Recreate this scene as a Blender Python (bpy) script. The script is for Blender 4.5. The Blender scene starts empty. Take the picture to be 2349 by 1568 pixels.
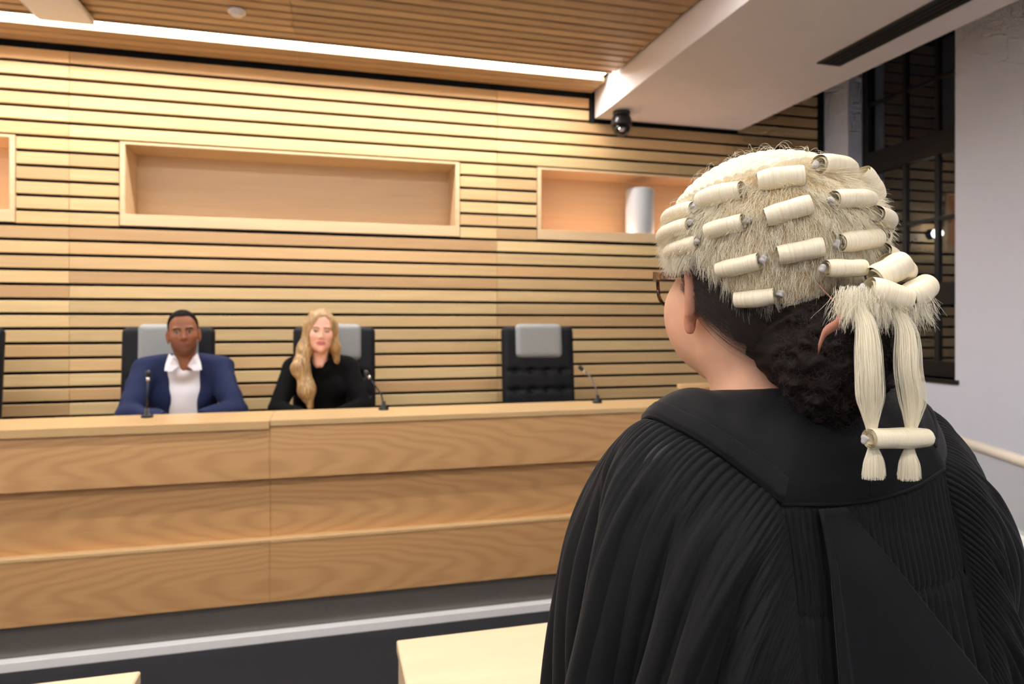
import bpy, bmesh, math, random
import numpy as np
from mathutils import Vector, Matrix, Euler

random.seed(7); rng = np.random.default_rng(7)
SC = bpy.context.scene
COL = SC.collection
R = math.radians

# ------------------------------------------------------------------ camera
# world: X to the right along the panelled wall, Y towards it, Z up; the camera stands at X=Y=0, 1.5 m up
cam_d = bpy.data.cameras.new('camera')
cam_d.sensor_width = 36.0; cam_d.lens = 24.0; cam_d.clip_start = 0.05
cam_d.shift_y = -44.0 / 2349.0
cam_d.dof.use_dof = True; cam_d.dof.focus_distance = 0.68; cam_d.dof.aperture_fstop = 8.0
cam = bpy.data.objects.new('camera', cam_d); COL.objects.link(cam)
cam.location = (0, 0, 1.5); cam.rotation_euler = (R(90), 0, R(-15))
SC.camera = cam

# ------------------------------------------------------------------ world (night outside), exposure
w = bpy.data.worlds.new('night'); SC.world = w; w.use_nodes = True
w.node_tree.nodes['Background'].inputs[0].default_value = (0.0022, 0.0024, 0.0030, 1)
w.node_tree.nodes['Background'].inputs[1].default_value = 1.0
SC.view_settings.view_transform = 'Standard'; SC.view_settings.look = 'None'
SC.view_settings.gamma = 1.0; SC.view_settings.use_curve_mapping = False
SC.view_settings.exposure = 0.0
LED_STRENGTH = 50.0      # the strip over the bench
LED_ROOM = 30.0          # the strips over the well of the court
LED_COLOR = (1.0, 0.962, 0.955)
SC.cycles.max_bounces = 7; SC.cycles.diffuse_bounces = 4; SC.cycles.glossy_bounces = 3; SC.cycles.transmission_bounces = 3
SC.cycles.use_adaptive_sampling = True; SC.cycles.adaptive_threshold = 0.11; SC.cycles.adaptive_min_samples = 14
SC.cycles.transparent_max_bounces = 6; SC.cycles.caustics_reflective = False; SC.cycles.caustics_refractive = False
SC.cycles.sample_clamp_indirect = 6.0

# ------------------------------------------------------------------ helpers
def lin(c):
    return tuple((v / 255 / 12.92) if v / 255 <= 0.04045 else ((v / 255 + 0.055) / 1.055) ** 2.4 for v in c)

def tag(o, label=None, cat=None, group=None, kind=None):
    if label: o['label'] = label
    if cat: o['category'] = cat
    if group: o['group'] = group
    if kind: o['kind'] = kind
    return o

def link(name, me, mat=None, parent=None, loc=None, rot=None):
    o = bpy.data.objects.new(name, me); COL.objects.link(o)
    if mat is not None and me is not None and len(me.materials) == 0: me.materials.append(mat)
    if parent is not None: o.parent = parent
    if loc is not None: o.location = loc
    if rot is not None: o.rotation_euler = rot
    return o

def empty(name, loc=(0, 0, 0), rz=0.0, parent=None):
    o = bpy.data.objects.new(name, None); COL.objects.link(o)
    o.location = loc; o.rotation_euler = (0, 0, rz); o.empty_display_size = 0.1
    if parent: o.parent = parent
    return o

def mesh(name, verts, faces, smooth=False):
    me = bpy.data.meshes.new(name)
    me.from_pydata([tuple(v) for v in verts], [], [tuple(f) for f in faces]); me.update()
    if smooth: me.polygons.foreach_set('use_smooth', [True] * len(me.polygons))
    return me

def mesh_np(name, V, Fq, smooth=True):
    """fast quad mesh from numpy arrays"""
    me = bpy.data.meshes.new(name)
    V = np.ascontiguousarray(V, np.float32); Fq = np.ascontiguousarray(Fq, np.int32)
    n, k = Fq.shape
    me.vertices.add(len(V)); me.vertices.foreach_set('co', V.ravel())
    me.loops.add(n * k); me.loops.foreach_set('vertex_index', Fq.ravel())
    me.polygons.add(n); me.polygons.foreach_set('loop_start', np.arange(0, n * k, k, dtype=np.int32))
    me.update(calc_edges=True); me.validate()
    me.polygons.foreach_set('use_smooth', np.full(len(me.polygons), smooth))
    return me

def bm_mesh(name, bm, smooth=False):
    me = bpy.data.meshes.new(name); bm.normal_update(); bm.to_mesh(me); bm.free()
    if smooth: me.polygons.foreach_set('use_smooth', [True] * len(me.polygons))
    return me

def add_box(bm, x0, x1, y0, y1, z0, z1, bev=0.0, seg=1):
    r = bmesh.ops.create_cube(bm, size=1.0)
    vs = r['verts']
    bmesh.ops.scale(bm, vec=(abs(x1 - x0), abs(y1 - y0), abs(z1 - z0)), verts=vs)
    bmesh.ops.translate(bm, vec=((x0 + x1) / 2, (y0 + y1) / 2, (z0 + z1) / 2), verts=vs)
    if bev > 0:
        es = {e for v in vs for e in v.link_edges}
        bmesh.ops.bevel(bm, geom=list(es), offset=bev, segments=seg, affect='EDGES', profile=0.5)

def box_mesh(name, x0, x1, y0, y1, z0, z1, bev=0.0, seg=1):
    bm = bmesh.new(); add_box(bm, x0, x1, y0, y1, z0, z1, bev, seg); return bm_mesh(name, bm)

def box(name, x0, x1, y0, y1, z0, z1, mat, parent=None, bev=0.0, seg=1, centre=True):
    cx, cy, cz = ((x0 + x1) / 2, (y0 + y1) / 2, (z0 + z1) / 2) if centre else (0, 0, 0)
    me = box_mesh(name, x0 - cx, x1 - cx, y0 - cy, y1 - cy, z0 - cz, z1 - cz, bev, seg)
    return link(name, me, mat, parent, (cx, cy, cz))

def boxes(name, lst, mat, parent=None, bev=0.0):
    bm = bmesh.new()
    for b in lst: add_box(bm, *b, bev)
    return link(name, bm_mesh(name, bm), mat, parent)

def lathe(name, prof, n=32, smooth=True):
    V, Fc = [], []
    for r_, z in prof:
        for i in range(n):
            a = 2 * math.pi * i / n; V.append((r_ * math.cos(a), r_ * math.sin(a), z))
    m = len(prof)
    for j in range(m - 1):
        for i in range(n):
            Fc.append((j * n + i, j * n + (i + 1) % n, (j + 1) * n + (i + 1) % n, (j + 1) * n + i))
    Fc.append(tuple(reversed(range(n)))); Fc.append(tuple((m - 1) * n + i for i in range(n)))
    return mesh(name, V, Fc, smooth)

def tube_pts(pts, radii, n=10):
    """verts and faces of a tube through pts"""
    pts = [Vector(p) for p in pts]; V, Fc = [], []
    if not hasattr(radii, '__len__'): radii = [radii] * len(pts)
    up = Vector((0, 0, 1)); prev = None
    for i, p in enumerate(pts):
        t = (pts[min(i + 1, len(pts) - 1)] - pts[max(i - 1, 0)]).normalized()
        if prev is None:
            a = t.cross(up)
            if a.length < 0.1: a = t.cross(Vector((1, 0, 0)))
        else:
            a = prev - t * prev.dot(t)
        a.normalize(); prev = a; b = t.cross(a)
        for k in range(n):
            an = 2 * math.pi * k / n
            V.append(p + (a * math.cos(an) + b * math.sin(an)) * radii[i])
    for i in range(len(pts) - 1):
        for k in range(n):
            Fc.append((i * n + k, i * n + (k + 1) % n, (i + 1) * n + (k + 1) % n, (i + 1) * n + k))
    Fc.append(tuple(reversed(range(n)))); Fc.append(tuple((len(pts) - 1) * n + k for k in range(n)))
    return V, Fc

def tube(name, pts, radii, mat, parent=None, n=10):
    V, Fc = tube_pts(pts, radii, n)
    return link(name, mesh(name, V, Fc, True), mat, parent)

# ------------------------------------------------------------------ materials
class NT:
    def __init__(s, name):
        s.m = bpy.data.materials.new(name); s.m.use_nodes = True
        s.t = s.m.node_tree; s.b = s.t.nodes['Principled BSDF']; s.out = s.t.nodes['Material Output']
    def n(s, typ, **kw):
        nd = s.t.nodes.new(typ)
        for k, v in kw.items():
            if k == 'ins':
                for kk, vv in v.items(): nd.inputs[kk].default_value = vv
            else: setattr(nd, k, v)
        return nd
    def l(s, a, b): s.t.links.new(a, b)
    def math(s, op, a, b=None):
        nd = s.n('ShaderNodeMath', operation=op)
        for i, v in enumerate((a, b)):
            if v is None: continue
            if isinstance(v, (int, float)): nd.inputs[i].default_value = v
            else: s.l(v, nd.inputs[i])
        return nd.outputs[0]
    def ramp(s, fac, stops):
        nd = s.n('ShaderNodeValToRGB'); e = nd.color_ramp.elements
        while len(e) < len(stops): e.new(0.5)
        for i, (p, c) in enumerate(stops): e[i].position = p; e[i].color = (*c, 1)
        s.l(fac, nd.inputs[0]); return nd.outputs[0]
    def mix(s, fac, a, b, typ='MIX'):
        nd = s.n('ShaderNodeMix', data_type='RGBA', blend_type=typ)
        for sock, v in ((nd.inputs[0], fac), (nd.inputs[6], a), (nd.inputs[7], b)):
            if isinstance(v, (int, float)): sock.default_value = v
            elif isinstance(v, tuple): sock.default_value = (*v[:3], 1)
            else: s.l(v, sock)
        return nd.outputs[2]
    def bump(s, h, strength=0.2, dist=0.01):
        nd = s.n('ShaderNodeBump', ins={'Strength': strength, 'Distance': dist}); s.l(h, nd.inputs['Height'])
        s.l(nd.outputs[0], s.b.inputs['Normal'])

def plain(name, rgb, rough=0.5, metal=0.0, noise=0.0, scale=40.0, bump=0.0, spec=0.5, sheen=0.0):
    t = NT(name); c = lin(rgb)
    t.b.inputs['Base Color'].default_value = (*c, 1)
    t.b.inputs['Roughness'].default_value = rough; t.b.inputs['Metallic'].default_value = metal
    t.b.inputs['Specular IOR Level'].default_value = spec
    if sheen:
        t.b.inputs['Sheen Weight'].default_value = sheen; t.b.inputs['Sheen Roughness'].default_value = 0.5
    tc = t.n('ShaderNodeTexCoord')
    nz = t.n('ShaderNodeTexNoise', ins={'Scale': scale, 'Detail': 4.0}); t.l(tc.outputs['Object'], nz.inputs['Vector'])
    if noise:
        t.l(t.mix(nz.outputs[0], tuple(v * (1 - noise) for v in c), tuple(min(1, v * (1 + noise)) for v in c)), t.b.inputs['Base Color'])
    if bump: t.bump(nz.outputs[0], bump, 0.003)
    return t.m

def wood(name, a, b, dark, rough=0.42, vary=True, grain=(1.4, 26.0, 26.0)):
    """straight-grained board: long axis = object X; tone changes from board to board"""
    t = NT(name); tc = t.n('ShaderNodeTexCoord'); oi = t.n('ShaderNodeObjectInfo')
    off = t.n('ShaderNodeVectorMath', operation='MULTIPLY_ADD')
    comb = t.n('ShaderNodeCombineXYZ')
    for i, k in enumerate((37.0, 17.0, 53.0)): t.l(t.math('MULTIPLY', oi.outputs['Random'], k), comb.inputs[i])
    off.inputs[1].default_value = (1, 1, 1); t.l(tc.outputs['Object'], off.inputs[0]); t.l(comb.outputs[0], off.inputs[2])
    mp = t.n('ShaderNodeMapping'); mp.inputs['Scale'].default_value = grain; t.l(off.outputs[0], mp.inputs[0])
    nz = t.n('ShaderNodeTexNoise', ins={'Scale': 1.0, 'Detail': 5.0, 'Roughness': 0.6, 'Distortion': 0.4}); t.l(mp.outputs[0], nz.inputs['Vector'])
    mp2 = t.n('ShaderNodeMapping'); mp2.inputs['Scale'].default_value = (4.0, 220.0, 220.0); t.l(off.outputs[0], mp2.inputs[0])
    nf = t.n('ShaderNodeTexNoise', ins={'Scale': 1.0, 'Detail': 3.0}); t.l(mp2.outputs[0], nf.inputs['Vector'])
    wn = t.n('ShaderNodeTexWhiteNoise', noise_dimensions='1D'); t.l(oi.outputs['Random'], wn.inputs['W'])
    base = t.mix(wn.outputs['Value'] if vary else 0.5, lin(a), lin(b))
    g = t.ramp(nz.outputs[0], [(0.3, (0.0,) * 3), (0.75, (1.0,) * 3)])
    c1 = t.mix(t.math('MULTIPLY', g, 0.40), base, lin(dark))
    c2 = t.mix(t.math('MULTIPLY', nf.outputs[0], 0.16), c1, lin(dark))
    if vary:
        wn2 = t.n('ShaderNodeTexWhiteNoise', noise_dimensions='1D'); t.l(t.math('ADD', oi.outputs['Random'], 3.7), wn2.inputs['W'])
        hsv = t.n('ShaderNodeHueSaturation'); t.l(c2, hsv.inputs['Color'])
        t.l(t.math('MULTIPLY_ADD' if False else 'ADD', t.math('MULTIPLY', wn2.outputs['Value'], 0.30), 0.80), hsv.inputs['Value'])
        c2 = hsv.outputs[0]
    t.l(c2, t.b.inputs['Base Color']); t.b.inputs['Roughness'].default_value = rough
    t.bump(nf.outputs[0], 0.08, 0.002)
    return t.m

def veneer(name, a, b, dark, rough=0.38, flip=1.0, seed=0.0):
    """book-matched crown-cut veneer: nested sideways arches that start at the panel joint (object X = 0)"""
    t = NT(name); tc = t.n('ShaderNodeTexCoord'); oi = t.n('ShaderNodeObjectInfo')
    sep = t.n('ShaderNodeSeparateXYZ'); t.l(tc.outputs['Object'], sep.inputs[0])
    ax = t.math('ABSOLUTE', sep.outputs[0])
    comb = t.n('ShaderNodeCombineXYZ')
    t.l(t.math('MULTIPLY', ax, 0.12), comb.inputs[0]); comb.inputs[1].default_value = seed
    t.l(sep.outputs[2], comb.inputs[2])
    nzv = t.n('ShaderNodeTexNoise', ins={'Scale': 2.6, 'Detail': 2.0}); 
    mpn = t.n('ShaderNodeMapping'); mpn.inputs['Scale'].default_value = (4.0, 1, 2.0); t.l(comb.outputs[0], mpn.inputs[0]); t.l(mpn.outputs[0], nzv.inputs['Vector'])
    wv = t.n('ShaderNodeTexWave', wave_type='RINGS', rings_direction='Y', wave_profile='SIN',
             ins={'Scale': 13.0, 'Distortion': 2.2, 'Detail': 3.0, 'Detail Scale': 1.6, 'Detail Roughness': 0.55})
    add = t.n('ShaderNodeVectorMath', operation='ADD'); t.l(comb.outputs[0], add.inputs[0])
    sc = t.n('ShaderNodeVectorMath', operation='SCALE'); sc.inputs['Scale'].default_value = 0.10; t.l(nzv.outputs['Color'], sc.inputs[0]); t.l(sc.outputs[0], add.inputs[1])
    t.l(add.outputs[0], wv.inputs['Vector'])
    mp2 = t.n('ShaderNodeMapping'); mp2.inputs['Scale'].default_value = (3.0, 120.0, 120.0); t.l(tc.outputs['Object'], mp2.inputs[0])
    nf = t.n('ShaderNodeTexNoise', ins={'Scale': 1.0, 'Detail': 4.0}); t.l(mp2.outputs[0], nf.inputs['Vector'])
    big = t.n('ShaderNodeTexNoise', ins={'Scale': 1.3, 'Detail': 2.0}); t.l(tc.outputs['Object'], big.inputs['Vector'])
    base = t.mix(big.outputs[0], lin(a), lin(b))
    c1 = t.mix(t.math('MULTIPLY', t.math('POWER', wv.outputs['Fac'], 1.6), 0.24), base, lin(dark))
    c2 = t.mix(t.math('MULTIPLY', nf.outputs[0], 0.22), c1, lin(dark))
    t.l(c2, t.b.inputs['Base Color']); t.b.inputs['Roughness'].default_value = rough
    return t.m

M = {}
M['slat'] = wood('pale_oak_slat', (236, 210, 154), (221, 180, 128), (186, 144, 92), 0.45)
M['ceil_slat'] = wood('oak_ceiling_slat', (192, 162, 122), (180, 146, 106), (142, 108, 72), 0.45)
M['niche_in'] = wood('niche_oak_shaded', (218, 190, 150), (212, 182, 140), (186, 150, 108), 0.4, False)  # niche lining: oak tone darkened to stand in for shade inside the recess
M['niche'] = wood('niche_oak', (232, 208, 166), (228, 200, 156), (200, 162, 116), 0.4, False)
M['veneer'] = veneer('bench_veneer', (216, 172, 118), (209, 162, 108), (150, 100, 56))
M['veneer2'] = veneer('bench_veneer_low', (214, 170, 116), (207, 160, 106), (150, 100, 56), seed=3.3)
M['top'] = wood('bench_top_oak', (230, 198, 144), (224, 188, 132), (194, 148, 96), 0.35)
M['table'] = wood('table_oak', (233, 213, 178), (229, 206, 168), (212, 178, 134), 0.32, False, (1.2, 14.0, 14.0))
M['black_gap'] = plain('black_backing', (9, 8, 8), 0.9, noise=0.3)
M['white'] = plain('white_plaster', (234, 238, 250), 0.75, noise=0.02, scale=8, bump=0.03)
M['bulk'] = plain('white_bulkhead_paint', (232, 226, 224), 0.7, noise=0.02, scale=6)
M['carpet'] = plain('charcoal_carpet', (33, 34, 39), 0.95, noise=0.35, scale=260, bump=0.5)
M['carpet2'] = plain('dark_partition_cloth', (62, 66, 70), 0.9, noise=0.2, scale=200, bump=0.3)
M['steel'] = plain('brushed_steel', (120, 115, 110), 0.38, 0.35, noise=0.12, scale=60)
M['alu'] = plain('white_metal_trim', (244, 244, 242), 0.35, noise=0.02)
M['blackmetal'] = plain('black_metal', (28, 27, 27), 0.42, noise=0.1)
M['grille'] = plain('dark_grille', (64, 60, 54), 0.55, noise=0.1)
M['gap_dark'] = plain('grille_void', (26, 24, 22), 0.9, noise=0.2)
M['leather'] = plain('black_leather', (17, 19, 24), 0.55, noise=0.12, scale=120, bump=0.15, spec=0.25)
M['pillow'] = plain('grey_leather', (146, 150, 148), 0.48, noise=0.06, scale=90, bump=0.1)
M['chrome'] = plain('chrome', (200, 200, 200), 0.18, 1.0, noise=0.03)
M['plastic_white'] = plain('white_plastic', (240, 238, 236), 0.45, noise=0.02)
M['plastic_black'] = plain('black_plastic', (24, 24, 26), 0.3, noise=0.1)
M['cyl'] = plain('pale_grey_paint', (196, 202, 204), 0.5, noise=0.02)
M['rail'] = plain('cream_handrail', (226, 220, 206), 0.35, noise=0.03)

def emit(name, rgb, strength):
    t = NT(name); t.b.inputs['Base Color'].default_value = (0.8, 0.8, 0.8, 1)
    t.b.inputs['Emission Color'].default_value = (*rgb, 1); t.b.inputs['Emission Strength'].default_value = strength
    tc = t.n('ShaderNodeTexCoord'); nz = t.n('ShaderNodeTexNoise', ins={'Scale': 3.0}); t.l(tc.outputs['Object'], nz.inputs['Vector'])
    t.l(t.mix(nz.outputs[0], tuple(rgb), tuple(min(1, v * 1.01) for v in rgb)), t.b.inputs['Emission Color'])
    return t.m
M['led'] = emit('led_diffuser', LED_COLOR, LED_STRENGTH)
M['led_front'] = emit('led_diffuser_front', LED_COLOR, LED_ROOM * 1.08)
M['led_room'] = emit('led_diffuser_room', LED_COLOR, LED_ROOM)
M['led_warm'] = emit('warm_led', (1.0, 0.60, 0.44), 30.0)
M['globe'] = emit('globe_glass', (0.95, 0.97, 1.0), 25.0)

def glass_mat(name, tint, rough=0.0, alpha=0.0, gain=1.0):
    """thin sheet: reflects by Fresnel, lets the rest straight through"""
    t = NT(name); t.t.nodes.remove(t.b)
    geo = t.n('ShaderNodeNewGeometry'); fr = t.n('ShaderNodeFresnel')   # same index from either side of the sheet
    t.l(t.math('SUBTRACT', 1.5, t.math('MULTIPLY', geo.outputs['Backfacing'], 1.5 - 1 / 1.5)), fr.inputs['IOR']); gl = t.n('ShaderNodeBsdfGlossy', ins={'Roughness': rough})
    tr = t.n('ShaderNodeBsdfTransparent'); tr.inputs[0].default_value = (*tint, 1)
    mx = t.n('ShaderNodeMixShader'); t.l(t.math('MULTIPLY', fr.outputs[0], gain), mx.inputs[0]); t.l(tr.outputs[0], mx.inputs[1]); t.l(gl.outputs[0], mx.inputs[2])
    last = mx.outputs[0]
    if alpha:
        df = t.n('ShaderNodeBsdfDiffuse'); df.inputs[0].default_value = (0.75, 0.82, 0.84, 1)
        m2 = t.n('ShaderNodeMixShader', ins={0: alpha}); t.l(last, m2.inputs[1]); t.l(df.outputs[0], m2.inputs[2]); last = m2.outputs[0]
    t.l(last, t.out.inputs['Surface'])
    return t.m
M['glass'] = glass_mat('window_glass', (0.85, 0.88, 0.9), gain=3.5)
M['glass_rail'] = glass_mat('balustrade_glass', (0.95, 0.975, 0.975), alpha=0.10)
# ================================================================== the room
WALL_Y, RIGHT_X, LEFT_X, REAR_Y, CEIL = 5.0, 4.13, -4.46, -3.6, 3.285
PITCH, GAP = 0.0947, 0.0205
tag(box('floor', LEFT_X - .2, RIGHT_X + .5, REAR_Y - .2, WALL_Y + .6, -0.1, 0.0, M['carpet']), kind='structure')

# niches in the back wall: x0, x1 of the openings
NZ0, NZ1, ND = 2.215, 2.675, 0.30
NICHES = [(-3.85, -1.955), (-1.298, 0.907), (1.572, 3.15)]
OUT = 0.03
NB, NT_ = 2.136 + 0.004, 2.704 - 0.013

bl = []
x = LEFT_X
edges = []
for a, b_ in NICHES: edges += [(a - 0.012, b_ + 0.012)]
cur = LEFT_X
for a, b_ in edges:
    bl.append((cur, a, WALL_Y + .026, WALL_Y + .06, NZ0 - .03, NZ1 + .012)); cur = b_
bl.append((cur, RIGHT_X, WALL_Y + .026, WALL_Y + .06, NZ0 - .03, NZ1 + .012))
bl.append((LEFT_X, RIGHT_X, WALL_Y + .026, WALL_Y + .06, 0.0, NZ0 - .03))
bl.append((LEFT_X, RIGHT_X, WALL_Y + .026, WALL_Y + .06, NZ1 + .012, 4.1))
wall_back = tag(boxes('wall_back', bl, M['black_gap']), kind='structure')

slat_cache = {}
def slat(parent, x0, x1, zc, h, mat, depth=0.026, name='slat'):
    L = round(x1 - x0, 4); key = (L, round(h, 4), mat.name)
    if key not in slat_cache:
        me = box_mesh('slat', -L / 2, L / 2, -depth / 2, depth / 2, -h / 2, h / 2, 0.002); me.materials.append(mat); slat_cache[key] = me
    return link(name, slat_cache[key], None, parent, ((x0 + x1) / 2, WALL_Y + depth / 2, zc))

JOINTS = [LEFT_X, -1.622, 1.223, 4.066]
def spans(x0, x1):
    cuts = [x0] + [j for j in JOINTS if x0 + .02 < j < x1 - .02] + [x1]
    return [(cuts[i] + (0.001 if i else 0), cuts[i + 1] - 0.001) for i in range(len(cuts) - 1)]
k = -8
while True:
    ztop = 3.272 - PITCH * k - GAP; zbot = 3.272 - PITCH * (k + 1)
    if zbot < 0.25: break
    zc, h = (ztop + zbot) / 2, ztop - zbot
    if k < 0:
        for a, b_ in spans(3.30, 4.066): slat(wall_back, a, b_, zc, h, M['slat'])
    elif 6 <= k <= 11:
        cur = LEFT_X
        for a, b_ in NICHES:
            for p, q in spans(cur, a - OUT - .004):
                if q - p > .05: slat(wall_back, p, q, zc, h, M['slat'])
            cur = b_ + OUT + .004
        for p, q in spans(cur, 4.066): slat(wall_back, p, q, zc, h, M['slat'])
    else:
        x1 = 1.965 if k < 2 else 4.066
        for a, b_ in spans(LEFT_X, x1): slat(wall_back, a, b_, zc, h, M['slat'])
        if k < 2:
            for a, b_ in spans(3.30, 4.066): slat(wall_back, a, b_, zc, h, M['slat'])
    k += 1

for a, b_ in NICHES:
    y0, y1 = WALL_Y - .004, WALL_Y + ND
    V = [(a, WALL_Y, NZ0 - .03), (b_, WALL_Y, NZ0 - .03), (b_, WALL_Y, NZ1), (a, WALL_Y, NZ1)]
    bm = bmesh.new(); t_ = .012
    add_box(bm, a - t_, b_ + t_, y1, y1 + t_, NZ0 - .03 - t_, NZ1 + t_)
    add_box(bm, a - t_, a, WALL_Y + .026, y1, NZ0 - .03, NZ1)
    add_box(bm, b_, b_ + t_, WALL_Y + .026, y1, NZ0 - .03, NZ1)
    add_box(bm, a - t_, b_ + t_, WALL_Y + .026, y1, NZ1, NZ1 + t_)
    add_box(bm, a - t_, b_ + t_, WALL_Y + .026, y1, NZ0 - .03 - t_, NZ0 - .03)
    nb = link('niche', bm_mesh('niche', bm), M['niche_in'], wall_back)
    box('niche_rail', a - OUT, b_ + OUT, y0, WALL_Y + .03, NB, NZ0, M['niche'], nb, .002)
    box('niche_rail', a - OUT, b_ + OUT, y0, WALL_Y + .03, NZ1, NT_, M['niche'], nb, .002)
    box('niche_stile', a - OUT, a, y0, WALL_Y + .03, NZ0, NZ1, M['niche'], nb, .002)
    box('niche_stile', b_, b_ + OUT, y0, WALL_Y + .03, NZ0, NZ1, M['niche'], nb, .002)
# warm strips lying on the floor of the two outer niches, behind the front rail
for i, (a, b_) in enumerate((NICHES[0], NICHES[2])):
    s = empty('led_strip', ((a + b_) / 2, WALL_Y + .06, NZ0 - .03))
    hw = (b_ - a) / 2 - .05
    box('strip_base', -hw, hw, -.012, .012, 0, .006, M['alu'], s)
    box('strip_diffuser', -hw, hw, -.010, .010, .006, .012, M['led_warm'], s)
    tag(s, ['warm light strip hidden behind the lip of the niche cut off at the frame edge',
            'warm light strip hidden behind the lip of the niche with the grey cylinder'][i], 'light strip', 'niche light strips')

# grey cylinder in the niche by the bulkhead
cyl = empty('cylinder_speaker', (2.455, WALL_Y + .125, NZ0 - .03))
link('body', lathe('body', [(.096, .012), (.112, .02), (.116, .03), (.116, .385), (.112, .40), (.10, .408)], 40), M['cyl'], cyl)
link('foot', lathe('foot', [(.085, 0), (.088, .003), (.088, .013)], 32), M['blackmetal'], cyl)
tag(cyl, 'pale grey upright cylinder standing in the lit wall niche', 'speaker')

# small globe lamp on the panelling (its reflection is the bright dot in the window)
gl = empty('globe_lamp', (3.36, WALL_Y, 2.30))
o = link('wall_plate', lathe('wall_plate', [(.04, 0), (.045, .004), (.045, .016), (.018, .02), (.018, .05)], 24), M['blackmetal'], gl, rot=(R(90), 0, 0))
o = link('globe', lathe('globe', [(.045 * math.sin(R(a)), -.045 * math.cos(R(a))) for a in range(6, 180, 12)], 24), M['globe'], gl, (0, -.085, 0))
tag(gl, 'small round lit globe lamp on the slatted wall, mirrored in the window', 'lamp')

# ---------------- ceiling with timber battens and a slot for the strip light
ceil = tag(boxes('ceiling', [(LEFT_X, 2.0, REAR_Y, WALL_Y + .05, CEIL + .05, CEIL + .09),
                             (3.28, RIGHT_X + .4, REAR_Y, WALL_Y + .06, 4.05, 4.1)], M['black_gap']), kind='structure')
LAMP_ROWS = (3, 4)
def batten_mesh(L, wdt, hgt=0.028, ch=0.010):
    prof = [(-wdt / 2, hgt), (-wdt / 2, ch), (-wdt / 2 + ch, 0), (wdt / 2 - ch, 0), (wdt / 2, ch), (wdt / 2, hgt)]
    V = [(sx * L / 2, p[0], p[1]) for sx in (-1, 1) for p in prof]; n = len(prof)
    Fc = [(i, (i + 1) % n, n + (i + 1) % n, n + i) for i in range(n)] + [tuple(range(n))[::-1], tuple(n + i for i in range(n))]
    return mesh('batten', V, Fc)
bat = {}
for j in range(0, 34):
    if j in LAMP_ROWS: continue
    yc = 4.985 - PITCH * (j + .5)
    for a, b_ in ((LEFT_X, -3.05), (-3.05, -0.21), (-0.21, 1.975)):
        # joints shift from row to row
        key = round(b_ - a, 3)
        if key not in bat:
            bat[key] = batten_mesh(b_ - a - .002, PITCH - .010); bat[key].materials.append(M['ceil_slat'])
        link('batten', bat[key], None, ceil, ((a + b_) / 2, yc, CEIL))
# the rest of the batten ceiling, behind and above the photographer
rear_y1 = 4.985 - PITCH * 34
bm = bmesh.new()
j = 34
while 4.985 - PITCH * (j + 1) > REAR_Y:
    yc = 4.985 - PITCH * (j + .5)
    add_box(bm, LEFT_X, 1.975, yc - (PITCH - .014) / 2, yc + (PITCH - .014) / 2, CEIL + .001, CEIL + .03); j += 1
tag(link('battens_beyond', bm_mesh('battens_beyond', bm), M['ceil_slat'], ceil), kind='stuff')

def strip_light(yc, x0, x1, label, recess=0.034, wdt=0.135, mat='led'):
    L = empty('strip_light', ((x0 + x1) / 2, yc, CEIL)); h = (x1 - x0) / 2
    bm = bmesh.new()
    add_box(bm, -h, h, -.093, -wdt / 2, 0.0, .03 + max(recess, 0)); add_box(bm, -h, h, wdt / 2, .093, 0.0, .03 + max(recess, 0))
    link('trim_frame', bm_mesh('trim_frame', bm), M['ceil_slat'], L)
    # rounded-end diffuser
    n = 14; V = []; r_ = wdt / 2
    for i in range(n + 1):
        a = -math.pi / 2 + math.pi * i / n; V.append((h - r_ + r_ * math.cos(a), r_ * math.sin(a)))
    for i in range(n + 1):
        a = math.pi / 2 + math.pi * i / n; V.append((-h + r_ + r_ * math.cos(a), r_ * math.sin(a)))
    m_ = len(V)
    me = mesh('diffuser', [(p[0], p[1], recess) for p in V] + [(p[0], p[1], recess + .006) for p in V],
              [tuple(range(m_))[::-1], tuple(range(m_, 2 * m_))] + [(i, (i + 1) % m_, m_ + (i + 1) % m_, m_ + i) for i in range(m_)])
    link('diffuser', me, M[mat], L)
    return tag(L, label, 'light', 'ceiling strip lights')
yl = 4.985 - PITCH * 4 + .012
strip_light(yl, -4.2, 1.955, 'long white strip light in the timber ceiling beside the slatted wall')
for yy, nm in ((2.62, 'strip light in the ceiling above the gap between bench and tables'),
               (0.75, 'strip light in the ceiling above the wigged barrister'),
               (-1.15, 'strip light in the ceiling behind the photographer'),
               (-2.9, 'strip light in the ceiling at the rear of the room')):
    strip_light(yy, -3.6, 1.955, nm, recess=-.004, mat='led_front' if yy > 2 else 'led_room')

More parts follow.
